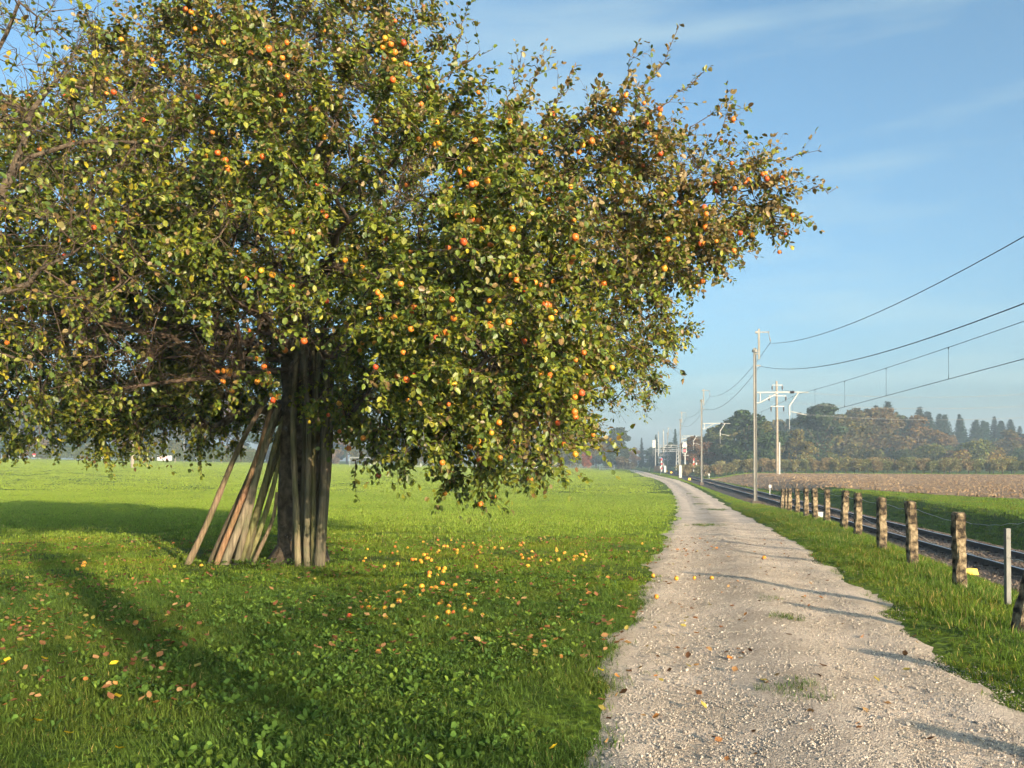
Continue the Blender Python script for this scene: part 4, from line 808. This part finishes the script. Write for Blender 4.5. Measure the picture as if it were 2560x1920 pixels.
# ------------------------------------------------------------------ grass, weeds, leaf litter
def tuft(nb, rad_, hl, wd, lean, c, sd, mat, dry=.12):
    r = np.random.default_rng(sd); a = r.uniform(0,6.28,nb); q = rad_*np.sqrt(r.random(nb)); pos = np.stack([q*np.cos(a), q*np.sin(a), np.full(nb,-.01)],1)
    H = r.uniform(*hl,nb); la = r.uniform(0,6.28,nb); le = np.abs(r.normal(0,lean,nb)); d1 = np.stack([np.cos(la)*le, np.sin(la)*le, np.ones(nb)],1); d1 = unit(d1); d2 = unit(d1+np.stack([np.cos(la)*le*1.6, np.sin(la)*le*1.6, -.4*le],1))
    sd_ = np.stack([-np.sin(la), np.cos(la), np.zeros(nb)],1); fz = r.uniform(0,6.28,nb); sd_ = np.where((r.random(nb) < .6)[:,None], np.stack([np.cos(fz),np.sin(fz),np.zeros(nb)],1), sd_); w_ = (wd*r.uniform(.6,1.3,nb))[:,None]; mid = pos+d1*(H*.55)[:,None]; tip = mid+d2*(H*.5)[:,None]
    V = np.stack([pos-sd_*w_*.5, pos+sd_*w_*.5, mid+sd_*w_*.42, mid-sd_*w_*.42, tip],1).reshape(-1,3); b = np.arange(nb)*5
    lo = np.concatenate([np.stack([b,b+1,b+2,b+3],1), np.stack([b+3,b+2,b+4],1)],1).ravel(); st = np.stack([b//5*7, b//5*7+4],1).ravel()
    cc = np.array(c)*r.uniform(.75,1.25,(nb,1)); dr = r.random(nb) < dry; cc[dr] = np.array((.30,.26,.10))*r.uniform(.6,1.1,(dr.sum(),1)); return arrmesh('tuft', V, lo, st, None, mat, np.repeat(cc,5,0))
def weed(sd, nl, sz, c):
    r = np.random.default_rng(sd); a = r.uniform(0,6.28,nl); e = r.uniform(.15,.9,nl); d = np.stack([np.cos(a)*np.cos(e),np.sin(a)*np.cos(e),np.sin(e)],1); L_ = r.uniform(.6,1.2,(nl,1))*sz
    X, Y, N_ = frames(d, np.array([0,0,1.])+r.normal(0,.3,(nl,3))); pos = d*.02+np.array([0,0,.005]); return stamp('weed', [(0,0,0),(0,.5,.06),(0,1,-.08),(-.24,.8,.02),(-.2,.35,.08),(.24,.8,.02),(.2,.35,.08)], LEAF5, pos, X*L_, Y*L_, N_*L_, M_WEED, np.array(c)*r.uniform(.7,1.3,(nl,1)))
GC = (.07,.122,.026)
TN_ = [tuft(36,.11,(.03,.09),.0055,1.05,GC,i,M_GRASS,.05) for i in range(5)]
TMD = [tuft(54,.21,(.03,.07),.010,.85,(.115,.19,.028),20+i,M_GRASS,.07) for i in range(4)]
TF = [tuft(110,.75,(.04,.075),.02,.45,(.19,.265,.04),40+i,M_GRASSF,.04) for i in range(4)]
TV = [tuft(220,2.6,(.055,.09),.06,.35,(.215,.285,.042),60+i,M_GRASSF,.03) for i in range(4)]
TLG = [tuft(34,.14,(.05,.155),.008,.75,(.095,.165,.028),80+i,M_GRASS,.05) for i in range(4)]
def zone_pts(n, y0, y1, pw, xl, xr, keep):
    y = (y0**pw+(y1**pw-y0**pw)*rng.random(n))**(1/pw); x = xl(y)+(xr(y)-xl(y))*rng.random(n); k = keep(x, y); x = x[k]; y = y[k]; return np.stack([x, y, Z(x, y)], 1)
def rotz(n): r = np.zeros((n,3)); r[:,2] = rng.uniform(0,6.28,n); r[:,:2] = rng.normal(0,.08,(n,2)); return r
FL = lambda y: -.60*y-1.0; FR = lambda y: .60*y+1.0
def edge(x, y, m): u = x-xp(y); ws = .09*np.sin(y*.9+1)+.06*np.sin(y*2.3+2)+.05*np.sin(y*5.1+3); return u < -(HW+m+ws*.9)+rng.normal(0,.10,len(x))
def verge(x, y): u = x-xp(y); s = x-tx(y); ws = .09*np.sin(y*.9+4)+.06*np.sin(y*2.3+8)+.05*np.sin(y*5.1+12); return (u > HW+.10+ws*.9+rng.normal(0,.10,len(x))) & (s < -2.25)
p = zone_pts(22000, 3.6, 11, 1.6, FL, xp, lambda x, y: edge(x, y, .0)); scatter('near_grass', p, rotz(len(p)), rng.uniform(.6,1.25,len(p)), TN_, 'short tufted grass in the foreground left of the path', 'grass')
p = zone_pts(19000, 10, 32, 1.7, FL, xp, lambda x, y: edge(x, y, .06) & (rng.random(len(x)) > sst(17, 32, y))); scatter('meadow_grass', p, rotz(len(p)), rng.uniform(.6,1.1,len(p)), TMD, 'meadow grass round the apple tree', 'grass')
p = zone_pts(13000, 15, 70, 1.7, lambda y: -.62*y-2, xp, lambda x, y: (x-xp(y) < -(HW+.55)) & (rng.random(len(x)) < sst(13, 30, y))); scatter('field_grass', p, rotz(len(p)), rng.uniform(.7,1.1,len(p)), TF, 'bright mown meadow behind the tree', 'grass')
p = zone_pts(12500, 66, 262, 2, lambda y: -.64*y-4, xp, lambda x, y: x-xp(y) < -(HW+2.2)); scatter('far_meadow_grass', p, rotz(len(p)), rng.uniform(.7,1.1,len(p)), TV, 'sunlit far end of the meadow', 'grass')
p = zone_pts(26000, 3.5, 48, 1.5, lambda y: xp(y)+HW, lambda y: tx(y)-2.1, verge); sc_ = rng.uniform(.55,1.05,len(p))*np.where((p[:,0]-xp(p[:,1])) < HW+.5, .6, 1.0); scatter('verge_grass', p, rotz(len(p)), sc_, TLG, 'long grass on the verge under the fence posts', 'grass')
p = zone_pts(5000, 45, 200, 1.4, lambda y: xp(y)+HW+.4, lambda y: tx(y)-2.3, lambda x, y: (x-xp(y) > HW+.4)); scatter('far_verge_grass', p, rotz(len(p)), rng.uniform(.6,1.0,len(p)), TMD, 'grass strip between the far path and the ballast', 'grass')
p = zone_pts(22000, 15, 150, 1.2, lambda y: tx(y)+2.7, lambda y: np.minimum(.62*y+2, tx(y)+17+.25*y), lambda x, y: x < np.interp(y, yq, fl)-.3+6*(y < 45)+40*((y < 45) | (y > 143))); scatter('bank_grass', p, rotz(len(p)), rng.uniform(1.0,1.9,len(p)), TMD, 'green grass bank on the far side of the track', 'grass')
x = rng.uniform(28, 98, 1700); y = 157-(x-31.5)/50.5*21-rng.uniform(-2, 5, 1700); p = np.stack([x, y, Z(x, y)], 1); scatter('orchard_grass', p, rotz(len(p)), rng.uniform(1.0,1.6,len(p)), TF, 'grass strip along the orchard edge', 'grass')
WD = [weed(i, 8+i%4, (.026,.038,.03,.048,.022,.036,.042,.028)[i], [(.085,.145,.025),(.058,.11,.025),(.115,.175,.028),(.07,.125,.025)][i%4]) for i in range(8)]
def patch(x, y, th): return (np.sin(x*1.7+y*.6)+np.sin(y*1.9-x*.8)+np.sin(x*.5+1.3)) > th
p = zone_pts(11000, 3.7, 12.5, 1.5, FL, xp, lambda x, y: edge(x, y, .35) & (rng.random(len(x)) < np.where(patch(x, y, -.1), 1, .25)) & (rng.random(len(x)) < np.where(y < 9, 1, .5))); p[:,2] += .025; scatter('broad_weeds', p, rotz(len(p)), rng.uniform(.6,1.35,len(p)), WD, 'dandelion and clover leaves among the foreground grass', 'weeds')
p = zone_pts(2600, 12, 24, 1.5, FL, xp, lambda x, y: edge(x, y, .5) & patch(x, y, .2)); scatter('meadow_weeds', p, rotz(len(p)), rng.uniform(.5,1.0,len(p)), WD, 'low weeds in the meadow round the fallen apples', 'weeds')
gx = []
for px, py, r_, n_ in ((1783,1276,.5,60),(1766,1316,.42,50),(1740,1245,.3,40),(1750,1262,.35,40),(1722,1235,.25,25),(1955,1556,.12,8),(1983,1740,.14,10),(2030,1735,.12,8),(1920,1505,.1,6)):
    g = ground_at(px, py)
    for _ in range(n_): gx.append((g.x+rng.normal(0,r_*.6), g.y+rng.normal(0,r_*1.2), 0))
gx = np.array(gx); gx[:,2] = pz(gx[:,1])+.04; scatter('path_tufts', gx, rotz(len(gx)), rng.uniform(.5,1.05,len(gx)), TN_, 'grass tufts growing in the middle of the path', 'grass')
wt = []
for _ in range(46): wt.append((rng.normal(-3.9,.45), rng.normal(13.55,.18), 0))
wt = np.array(wt); wt[:,2] = Z(wt[:,0], wt[:,1])+.05; scatter('trunk_weeds', wt, rotz(len(wt)), rng.uniform(1.0,1.9,len(wt)), WD, 'leafy weeds growing at the foot of the poles', 'weeds')
LC = [(.21,.10,.045),(.25,.14,.065),(.15,.07,.035),(.29,.18,.085),(.32,.14,.045),(.27,.22,.06),(.12,.062,.035)]
LS = [leafone(c, 'litter_leaf') for c in LC]
def clust(n, f):
    q = f(n); q[:,2] += .045; return q
a1 = zone_pts(2600, 7, 19, 1.3, lambda y: np.maximum(FL(y), -10), lambda y: np.minimum(xp(y)-1.3, 3), lambda x, y: rng.random(len(x)) < .25+.75*patch(x*1.3, y, .3)); a1[:,2] += .065
a2 = zone_pts(420, 4.2, 20, 1.1, lambda y: xp(y)-1.5, lambda y: xp(y)+1.4, lambda x, y: rng.random(len(x)) < np.where(x < xp(y), .9, .4)); a2[:,2] = pz(a2[:,1])+.045
a3 = zone_pts(420, 5.5, 12, 1.2, FL, lambda y: -.35*y, lambda x, y: x < 99); a3[:,2] += .075
al = np.concatenate([a1, a2, a3]); rr = rng.normal(0,.35,(len(al),3)); rr[:,2] = rng.uniform(0,6.28,len(al)); scatter('leaf_litter', al, rr, rng.uniform(.035,.075,len(al)), LS, 'brown and tan fallen leaves scattered over grass and path', 'leaf litter')

# ------------------------------------------------------------------ background trees
QT = [(-.5,0,0),(0,-.45,.12),(.5,0,0),(0,.5,.1)]; QF = [(0,1,2,3)]
def clump(cen_, radv, n, size, r, shell=.35):
    d = unit(r.normal(size=(n,3))); q = r.random((n,1))**shell; return cen_+d*q*radv
def bgtree(kind, sd):
    r = np.random.default_rng(sd); pts = []; sz = .55
    if kind == 'broad':
        for k in range(r.integers(18,24)):
            a = r.uniform(0,6.28); h = r.uniform(.10,.92); rr_ = .33*math.sin(math.pi*min(1,(h+.08)/1.06))*r.uniform(.4,1.0); c_ = np.array([math.cos(a)*rr_, math.sin(a)*rr_, h]); s_ = r.uniform(.06,.13); pts.append(clump(c_, np.array([s_*1.15,s_*1.15,s_*.8]), 420, sz, r, .55))
        pts.append(clump(np.array([0,0,.55]), np.array([.2,.2,.35]), 500, sz, r, .6)); size = (.022,.048)
    elif kind == 'conifer':
        for k in range(60):
            h = .1+.9*(k/60); R_ = .19*(1-h)**.9+.003; nb = 8
            for b in range(nb):
                a = r.uniform(0,6.28); L_ = R_*r.uniform(.7,1.15); t = r.random((10,1)); d = np.array([math.cos(a), math.sin(a), -.35]); pts.append(np.array([0,0,h])+d*L_*t+r.normal(0,.008,(10,3)))
        size = (.016,.036)
    elif kind == 'orchard':
        for k in range(9): a = r.uniform(0,6.28); c_ = np.array([math.cos(a)*.25*r.random(), math.sin(a)*.25*r.random(), r.uniform(.3,.85)]); s_ = r.uniform(.12,.22); pts.append(clump(c_, np.array([s_*1.3,s_*1.3,s_]), 160, sz, r))
        size = (.04,.085)
    elif kind == 'shrub':
        for k in range(8): a = r.uniform(0,6.28); c_ = np.array([math.cos(a)*.5*r.random(), math.sin(a)*.5*r.random(), r.uniform(.15,.8)]); s_ = r.uniform(.2,.32); pts.append(clump(c_, np.array([s_*1.3,s_*1.3,s_]), 260, sz, r))
        size = (.05,.10)
    P_ = np.concatenate(pts); P_ = P_[P_[:,2] > .02]; n = len(P_); X, Y, N_ = frames(r.normal(size=(n,3)), r.normal(size=(n,3))+np.array([.2,-.5,.6])); s_ = r.uniform(*size,(n,1)); cc = np.full((n,3),1.)*r.uniform(.55,1.35,(n,1))*np.array([1,1,1])*np.stack([r.uniform(.85,1.25,n),np.ones(n),r.uniform(.8,1.2,n)],1)
    s_ = s_*(1.15-.75*P_[:, 2:3]) if kind == 'conifer' else s_
    crown = stamp('crown', QT, QF, P_, X*s_, Y*s_, N_*s_, M_BG, cc); m = MB()
    tw = {'broad':.02,'conifer':.012,'orchard':.022,'shrub':.02}[kind]; m.tube([(0,0,-.02),(.004,0,.3),(0,.004,.62 if kind != 'conifer' else .97)], [tw,tw*.75,tw*.2], 7)
    if kind in ('broad','orchard'):
        for k in range(5): a = r.uniform(0,6.28); h = r.uniform(.25,.45); m.tube([(0,0,h),(math.cos(a)*.1,math.sin(a)*.1,h+.14),(math.cos(a)*.2,math.sin(a)*.2,h+.3)], [tw*.5,tw*.35,tw*.1], 5)
    return crown, m.mesh('trunk', M_BARK, True)
BG = {k: [bgtree(k, 100*i+j) for j in range(n)] for i, (k, n) in enumerate((('broad',5),('conifer',3),('orchard',4),('shrub',3)))}
def plant(kind, name, px, D, ytop, col, label, group, x=None, wide=1.0, cat='tree'):
    X0 = (px-1280)*D/FP if x is None else x; zb_ = zf(X0, D); h = at(px, ytop, D).z-zb_; e = empty(name, (X0, D, zb_), label, cat, group, rng.uniform(0,6.28)); e.scale = (h*wide, h*wide, h); cr, tr_ = BG[kind][rng.integers(0,len(BG[kind]))]
    o = put('crown', cr, e); o.color = (*[c*rng.uniform(.85,1.15) for c in col], 1); put('trunk', tr_, e)
DG = (.042,.07,.03); OL = (.095,.098,.033); BR = (.125,.092,.045); LG = (.13,.15,.04); CO = (.028,.05,.03); GO = (.19,.14,.035)
cname = {DG:'dark green',OL:'olive',BR:'russet brown',LG:'light green',CO:'dark',GO:'golden'}
front_r = [(1745,1080,BR,190),(1790,1062,OL,205),(1818,1042,LG,215),(1866,1010,DG,185),(1905,1040,OL,190),(1945,1066,DG,195),(1990,1068,LG,188),(2045,1003,DG,205),(2095,1022,OL,215),(2150,1004,OL,225),(2200,1012,BR,228),(2255,1026,OL,240),(2300,1030,BR,235),(2350,1082,OL,250),(2395,1100,OL,262),(2430,1098,LG,230),(2470,1104,OL,240),(2515,1072,BR,236),(2560,1068,BR,242),(2600,1080,OL,250)]
for i, (px, yt, c, D) in enumerate(front_r): plant('broad','broadleaf_tree',px,D,yt,c,f'{cname[c]} broadleaf tree, {orl(i+1)} from the left along the front of the right-hand wood','front trees of the right-hand wood', wide=rng.uniform(1.1,1.45))
for i, (px, yt, D) in enumerate([(1925,1040,260),(1960,1045,262),(2005,1030,265),(2170,1012,262),(2192,1016,262),(2215,1008,262),(2232,996,258),(2290,1012,275),(2325,1024,285),(2348,1022,288),(2368,1030,290),(2390,1030,292),(2412,1036,295),(2436,1036,297),(2460,1040,300),(2484,1042,302),(2505,1044,305),(2528,1050,305),(2552,1052,308),(2575,1054,310)]): plant('conifer','spruce_tree',px+rng.uniform(-12,12),D,yt+rng.uniform(-4,16),CO,f'dark spruce, {orl(i+1)} from the left along the skyline of the right-hand wood','spruces on the skyline of the right-hand wood',wide=rng.uniform(1.3,2.3))
for i in range(40):
    px = rng.uniform(1920,2600); plant('conifer','spruce_tree',px,rng.uniform(300,318),np.interp(px,[1900,2100,2250,2600],[1056,1032,1026,1060])+rng.uniform(-8,22),CO,'spruce rising behind the skyline of the right-hand wood','spruces behind the skyline of the wood',wide=rng.uniform(1.4,2.6))
for i in range(26):
    px = 1900+i*28; plant('broad','broadleaf_tree',px+rng.uniform(-9,9),rng.uniform(275,300),np.interp(px,[1900,2100,2250,2330,2400,2600],[1050,1030,1028,1060,1085,1090])+rng.uniform(-6,12),[DG,OL,BR][i%3],'tree standing deep inside the right-hand wood behind the front row','inner trees of the right-hand wood')
for i, (px, yt, c) in enumerate([(2380,1118,GO),(2400,1124,BR),(2000,1128,LG),(2090,1122,OL),(2180,1112,OL),(2260,1124,DG),(2330,1112,OL),(2450,1102,LG),(2498,1118,GO),(1850,1118,OL),(1800,1120,OL),(2540,1110,DG)]): plant('shrub','woodland_shrub',px,192+i,yt,c,f'{cname[c]} bush, {orl(i+1)} along the foot of the right-hand wood','bushes at the foot of the wood',cat='bush')
# orchard rows: one tree after another
oi = 0
for row, off in enumerate((0, 3.6, 7.2)):
    for t in np.linspace(0, 1, 38 if row == 0 else 20):
        x = 31.5+t*56+rng.uniform(-.3,.3); D = 157-(x-31.5)/50.5*21+off+rng.uniform(-.3,.3); oi += 1
        px = 1280+x/D*FP
        if px > 2700: continue
        X0 = x; zb_ = zf(X0, D); e = empty('orchard_tree', (X0, D, zb_), (f'low olive orchard tree, {orl(oi)} from the left in the front orchard row' if row == 0 else 'orchard tree hidden behind the front orchard row'), 'orchard tree', 'front orchard row' if row == 0 else 'rear orchard rows', rng.uniform(0,6.28)); h = rng.uniform(2.35,2.95); e.scale = (h*1.15,h*1.15,h); cr, tr_ = BG['orchard'][rng.integers(0,4)]
        o = put('crown', cr, e); c = [(.19,.18,.085),(.22,.18,.10),(.16,.175,.08)][rng.integers(0,3)]; o.color = (*c,1); put('trunk', tr_, e)
# far woods in the centre and on the left, seen under the crown
cl_ = [(1745,1088,BR,300,'broad'),(1715,1095,DG,330,'broad'),(1688,1072,CO,320,'conifer'),(1672,1098,DG,340,'broad'),(1640,1086,CO,330,'conifer'),(1622,1112,DG,345,'broad'),(1604,1094,CO,335,'conifer'),(1580,1112,BR,330,'broad'),(1557,1080,DG,300,'conifer'),(1545,1064,DG,285,'broad'),(1515,1088,OL,290,'broad'),(1490,1076,BR,285,'broad'),(1460,1070,DG,290,'broad'),(1430,1060,OL,290,'broad'),(1400,1070,DG,290,'broad'),(1365,1050,OL,292,'broad'),(1330,1060,BR,290,'broad')]
for i, (px, yt, c, D, k) in enumerate(cl_): plant(k,'spruce_tree' if k == 'conifer' else 'broadleaf_tree',px,D,yt,c,f'{cname[c]} {"spruce" if k == "conifer" else "broadleaf tree"}, {orl(i+1)} from the right behind the end of the path','far trees behind the level crossing')
for i, px in enumerate(range(-60, 1310, 52)): c = [DG,OL,BR,DG,OL][i%5]; plant('broad','broadleaf_tree',px+rng.uniform(-12,12),rng.uniform(285,310),1030-70*math.exp(-((px-250)/420)**2)+rng.uniform(-25,15),c,f'{cname[c]} tree, {orl(i+1)} from the left in the wood beyond the sports ground','far trees beyond the sports ground',wide=rng.uniform(.8,1.1))
for i, px in enumerate(range(-40, 1620, 62)): c = [OL,DG,BR,OL][i%4]; plant('shrub','hedge_bush',px+rng.uniform(-14,14),rng.uniform(270,280),1098+rng.uniform(-12,10)+px*.022,c,f'{cname[c]} bush, {orl(i+1)} from the left along the edge of the far wood','bushes along the edge of the far wood',cat='bush',wide=1.1)
# young staked tree with reddish crown
plant('broad','young_tree',1464,236,1112,(.22,.085,.035),'slim young tree with rusty red crown near the white jumps',None,wide=.7)
# clipped hedge round the sports ground
hp = MB(); hd = empty('clipped_hedge', Vector(at(330,1146,222)), 'long clipped green hedge at the far left of the meadow', 'hedge'); a = at(76,1143,222); b = at(640,1156,222); hn = 9000; r = np.random.default_rng(5); t = r.random(hn); hh = 2.65
pos = np.stack([a.x+(b.x-a.x)*t, 222+r.uniform(-.6,.6,hn), a.z+(b.z-a.z)*t+hh*r.random(hn)],1)-np.array(hd.location); fr_ = r.random(hn) < .6; pos[fr_,1] = -.6+r.normal(0,.05,fr_.sum()); X, Y, N_ = frames(r.normal(size=(hn,3)), r.normal(size=(hn,3))); o = put('foliage', stamp('foliage', QT, QF, pos, X*.32, Y*.32, N_*.32, M_BG, np.full((hn,3),1.)*r.uniform(.7,1.25,(hn,1))), hd); o.color = (.085,.105,.04,1)
for px in (120,240,360,480,600): q = at(px, 1143+(px-76)*.023, 222)-hd.location; MB().tube([q, q+Vector((0,0,hh*.8))], .08, 6).build('stem', M_BARK, hd)

e = empty('added_shade_tree', (10.4,-18.4,-.6), 'unseen broad tree added behind the photographer to shade the foreground', 'tree'); r = np.random.default_rng(9); q_ = np.concatenate([r.normal(0,1,(26,3))*np.array([.55,.55,.42])+np.array([r.normal(0,2.3), r.normal(0,2.3), 7.5+r.normal(0,.65)]) for _ in range(18)]); X, Y, N_ = frames(r.normal(size=(len(q_),3)), r.normal(size=(len(q_),3))); o = put('crown', stamp('crown', QT, QF, q_, X*.36, Y*.36, N_*.36, M_BG, np.full((len(q_),3),1.)), e); o.color = (*OL,1); MB().tube([(0,0,0),(.1,0,3),(0,0,7.4)], [.24,.2,.08], 8).tube([(.1,0,3),(1.6,.8,6.8)], [.1,.03], 6).tube([(.1,0,3.4),(-1.7,-.6,6.9)], [.1,.03], 6).build('trunk', M_BARK, e)  # off-frame tree, added to throw dappled shade on the left foreground grass
e = empty('added_shadow_tree', (10.9,-13.6,-1.1), 'unseen slim tree added behind the photographer to cast a shadow strip', 'tree'); o = put('crown', BG['orchard'][0][0], e, (0,0,5.2)); o.scale = (.9,.9,3.9); o.color = (*OL,1); MB().tube([(0,0,0),(0,0,7.5)], [.06,.03], 6).build('trunk', M_BARK, e)  # off-frame tree, crown shaped and placed to cast the diagonal shadow strip
# ------------------------------------------------------------------ sports ground and paddock furniture
for i, (px, yt, D) in enumerate([(48,1077,240),(139,1078,250),(228,1085,250),(347,1036,240),(417,1078,255),(460,1039,240),(491,1045,245),(533,1085,250)]):
    b = at(px, 1150, D); b.z = zf(b.x, D); h = at(px, yt, D).z-b.z; e = empty('floodlight_mast', b, f'thin grey floodlight mast, {orl(i+1)} from the left above the clipped hedge', 'light mast', 'floodlight masts at the sports ground')
    MB().tube([(0,0,0),(0,0,h)], [.16,.1], 8).build('pole', M_GALV, e); MB().box((0,-.1,h+.1), (1.8,.3,.25)).build('lamp_head', M_WHITE, e)
b = at(331, 1152, 150); b.z = min(b.z, zf(b.x, 150)); h = at(333, 1000, 150).z-b.z; e = empty('timber_pole', b, 'thick brown timber pole in the meadow before the hedge', 'pole'); MB().tube([(0,0,-.2),(0,0,h*.5),(.1,0,h)], [.27,.25,.21], 10).build('shaft', M_PWOOD, e); MB().tube([(.1,0,h),(.1,0,h+.08)], .24, 10).build('cap', M_GREY, e)
M_PINK = pmat('pink_print', (.62,.16,.28), (.75,.45,.5), 3, .6)
for px0, px1, y0, y1, lab in ((393,430,1139,1152,'white advertising board with pink lettering before the hedge'), (238,272,1139,1147,'white advertising board under the hanging twigs')):
    D = 205; b = at((px0+px1)/2, y1, D); w2 = (px1-px0)*D/FP; h = (y1-y0)*D/FP; e = empty('advertising_board', b, lab, 'board', 'boards along the sports ground'); k = MB().box((0,0,h/2), (w2,.08,h)).build('panel', M_WHITE, e)
    if 'pink' in lab:
        MB().box((0,-.05,h*.72), (w2*.4,.012,h*.14)).box((.1*w2,-.05,h*.45), (w2*.3,.012,h*.26)).box((-.28*w2,-.05,h*.55), (w2*.16,.012,h*.3)).box((.33*w2,-.05,h*.6), (w2*.16,.012,h*.16)).build('print', M_PINK, e)
    for x in (-w2*.42, w2*.42): MB().box((x,.1,h*.4), (.1,.1,h*.8)).build('leg', M_GREY, e)
for i, px in enumerate((22,202,322,381,438,554)):
    b = at(px, 1143+px*.022+1, 200); o = MB().box((0,0,.35), (.16,.16,1.0), taper=.9).box((0,0,.87), (.18,.18,.05)).build('wooden_stake', M_PWOOD, None, False, b); tag(o, f'short wooden stake, {orl(i+1)} from the left along the meadow edge', 'stake', 'stakes along the meadow edge')
b = at(85, 1142, 205); e = empty('red_sign', b, 'small red and white sign at the left end of the hedge', 'sign'); MB().box((0,0,.55), (.7,.06,.35)).build('plate', M_RED, e); MB().box((0,0,.2), (.5,.05,.35)).build('lower_plate', M_WHITE, e)
b = at(900, 1166, 215); e = empty('goal_frame', b, 'white football goal seen right of the trunk', 'goal'); MB().tube([(-2.5,0,0),(-2.5,0,2.2),(2.5,0,2.2),(2.5,0,0)], .07, 6).build('frame', M_WHITE, e); g = MB()
for k in range(13): g.tube([(-2.5+k*.417,0,2.2),(-2.5+k*.417,1.2,0)], .012, 4)
for k in range(6): g.tube([(-2.5,k*.2,2.2-k*.36),(2.5,k*.2,2.2-k*.36)], .012, 4)
g.build('net', M_FWIRE, e)
def jump(px0, px1, yb_, D, lab):
    b = at((px0+px1)/2, yb_, D); w2 = (px1-px0)*D/FP; e = empty('horse_jump', b, lab, 'horse jump', 'white horse jumps in the paddock')
    for x in (-w2/2, w2/2): MB().box((x,0,.7), (.16,.16,1.4)).box((x+.12*(1 if x < 0 else -1)*-1,0,.5), (.12,.12,1.0)).build('wing_post', M_WHITE, e)
    for z in (.28,.55): MB().tube([(-w2/2,-.1,z),(w2/2,-.1,z)], .07, 6).build('pole', M_WHITE, e)
    MB().box((0,-.25,.14), (w2*.8,.12,.26)).build('filler', M_WHITE, e)
for a, b_, lab in ((1500,1535,'white horse jump nearest the path end'),(1318,1348,'white horse jump under the right hanging leaves'),(1268,1300,'white horse jump second from the right under the crown'),(1192,1222,'white horse jump in the middle of the paddock'),(1032,1052,'white horse jump right of the upright poles')): jump(a, b_, 1176 if a > 1400 else 1171, 225, lab)
b = at(1575, 1178, 214); e = empty('lamp_post', b, 'short white lamp post near the path end', 'lamp post'); MB().tube([(0,0,0),(0,0,2.1)], .05, 6).build('pole', M_GALV, e); MB().box((0,-.05,2.15), (.42,.3,.22)).build('lamp_head', M_WHITE, e)
fe = empty('paddock_fence', at(1300,1176,216), 'low wire paddock fence with thin pale posts along the far meadow', 'fence')
fp_ = []
for px in range(1000, 1610, 28):
    q = at(px, 1172+(px-1000)*.0105, 216)-fe.location; fp_.append(q); MB().tube([q+Vector((0,0,-.2)), q+Vector((0,0,1.15))], .04, 5).build('post', M_PWOOD, fe)
for dz in (.5,.8,1.1): MB().tube([q+Vector((0,0,dz)) for q in fp_], .014, 4).build('wire', M_FWIRE, fe)
print('objects', len(bpy.data.objects))
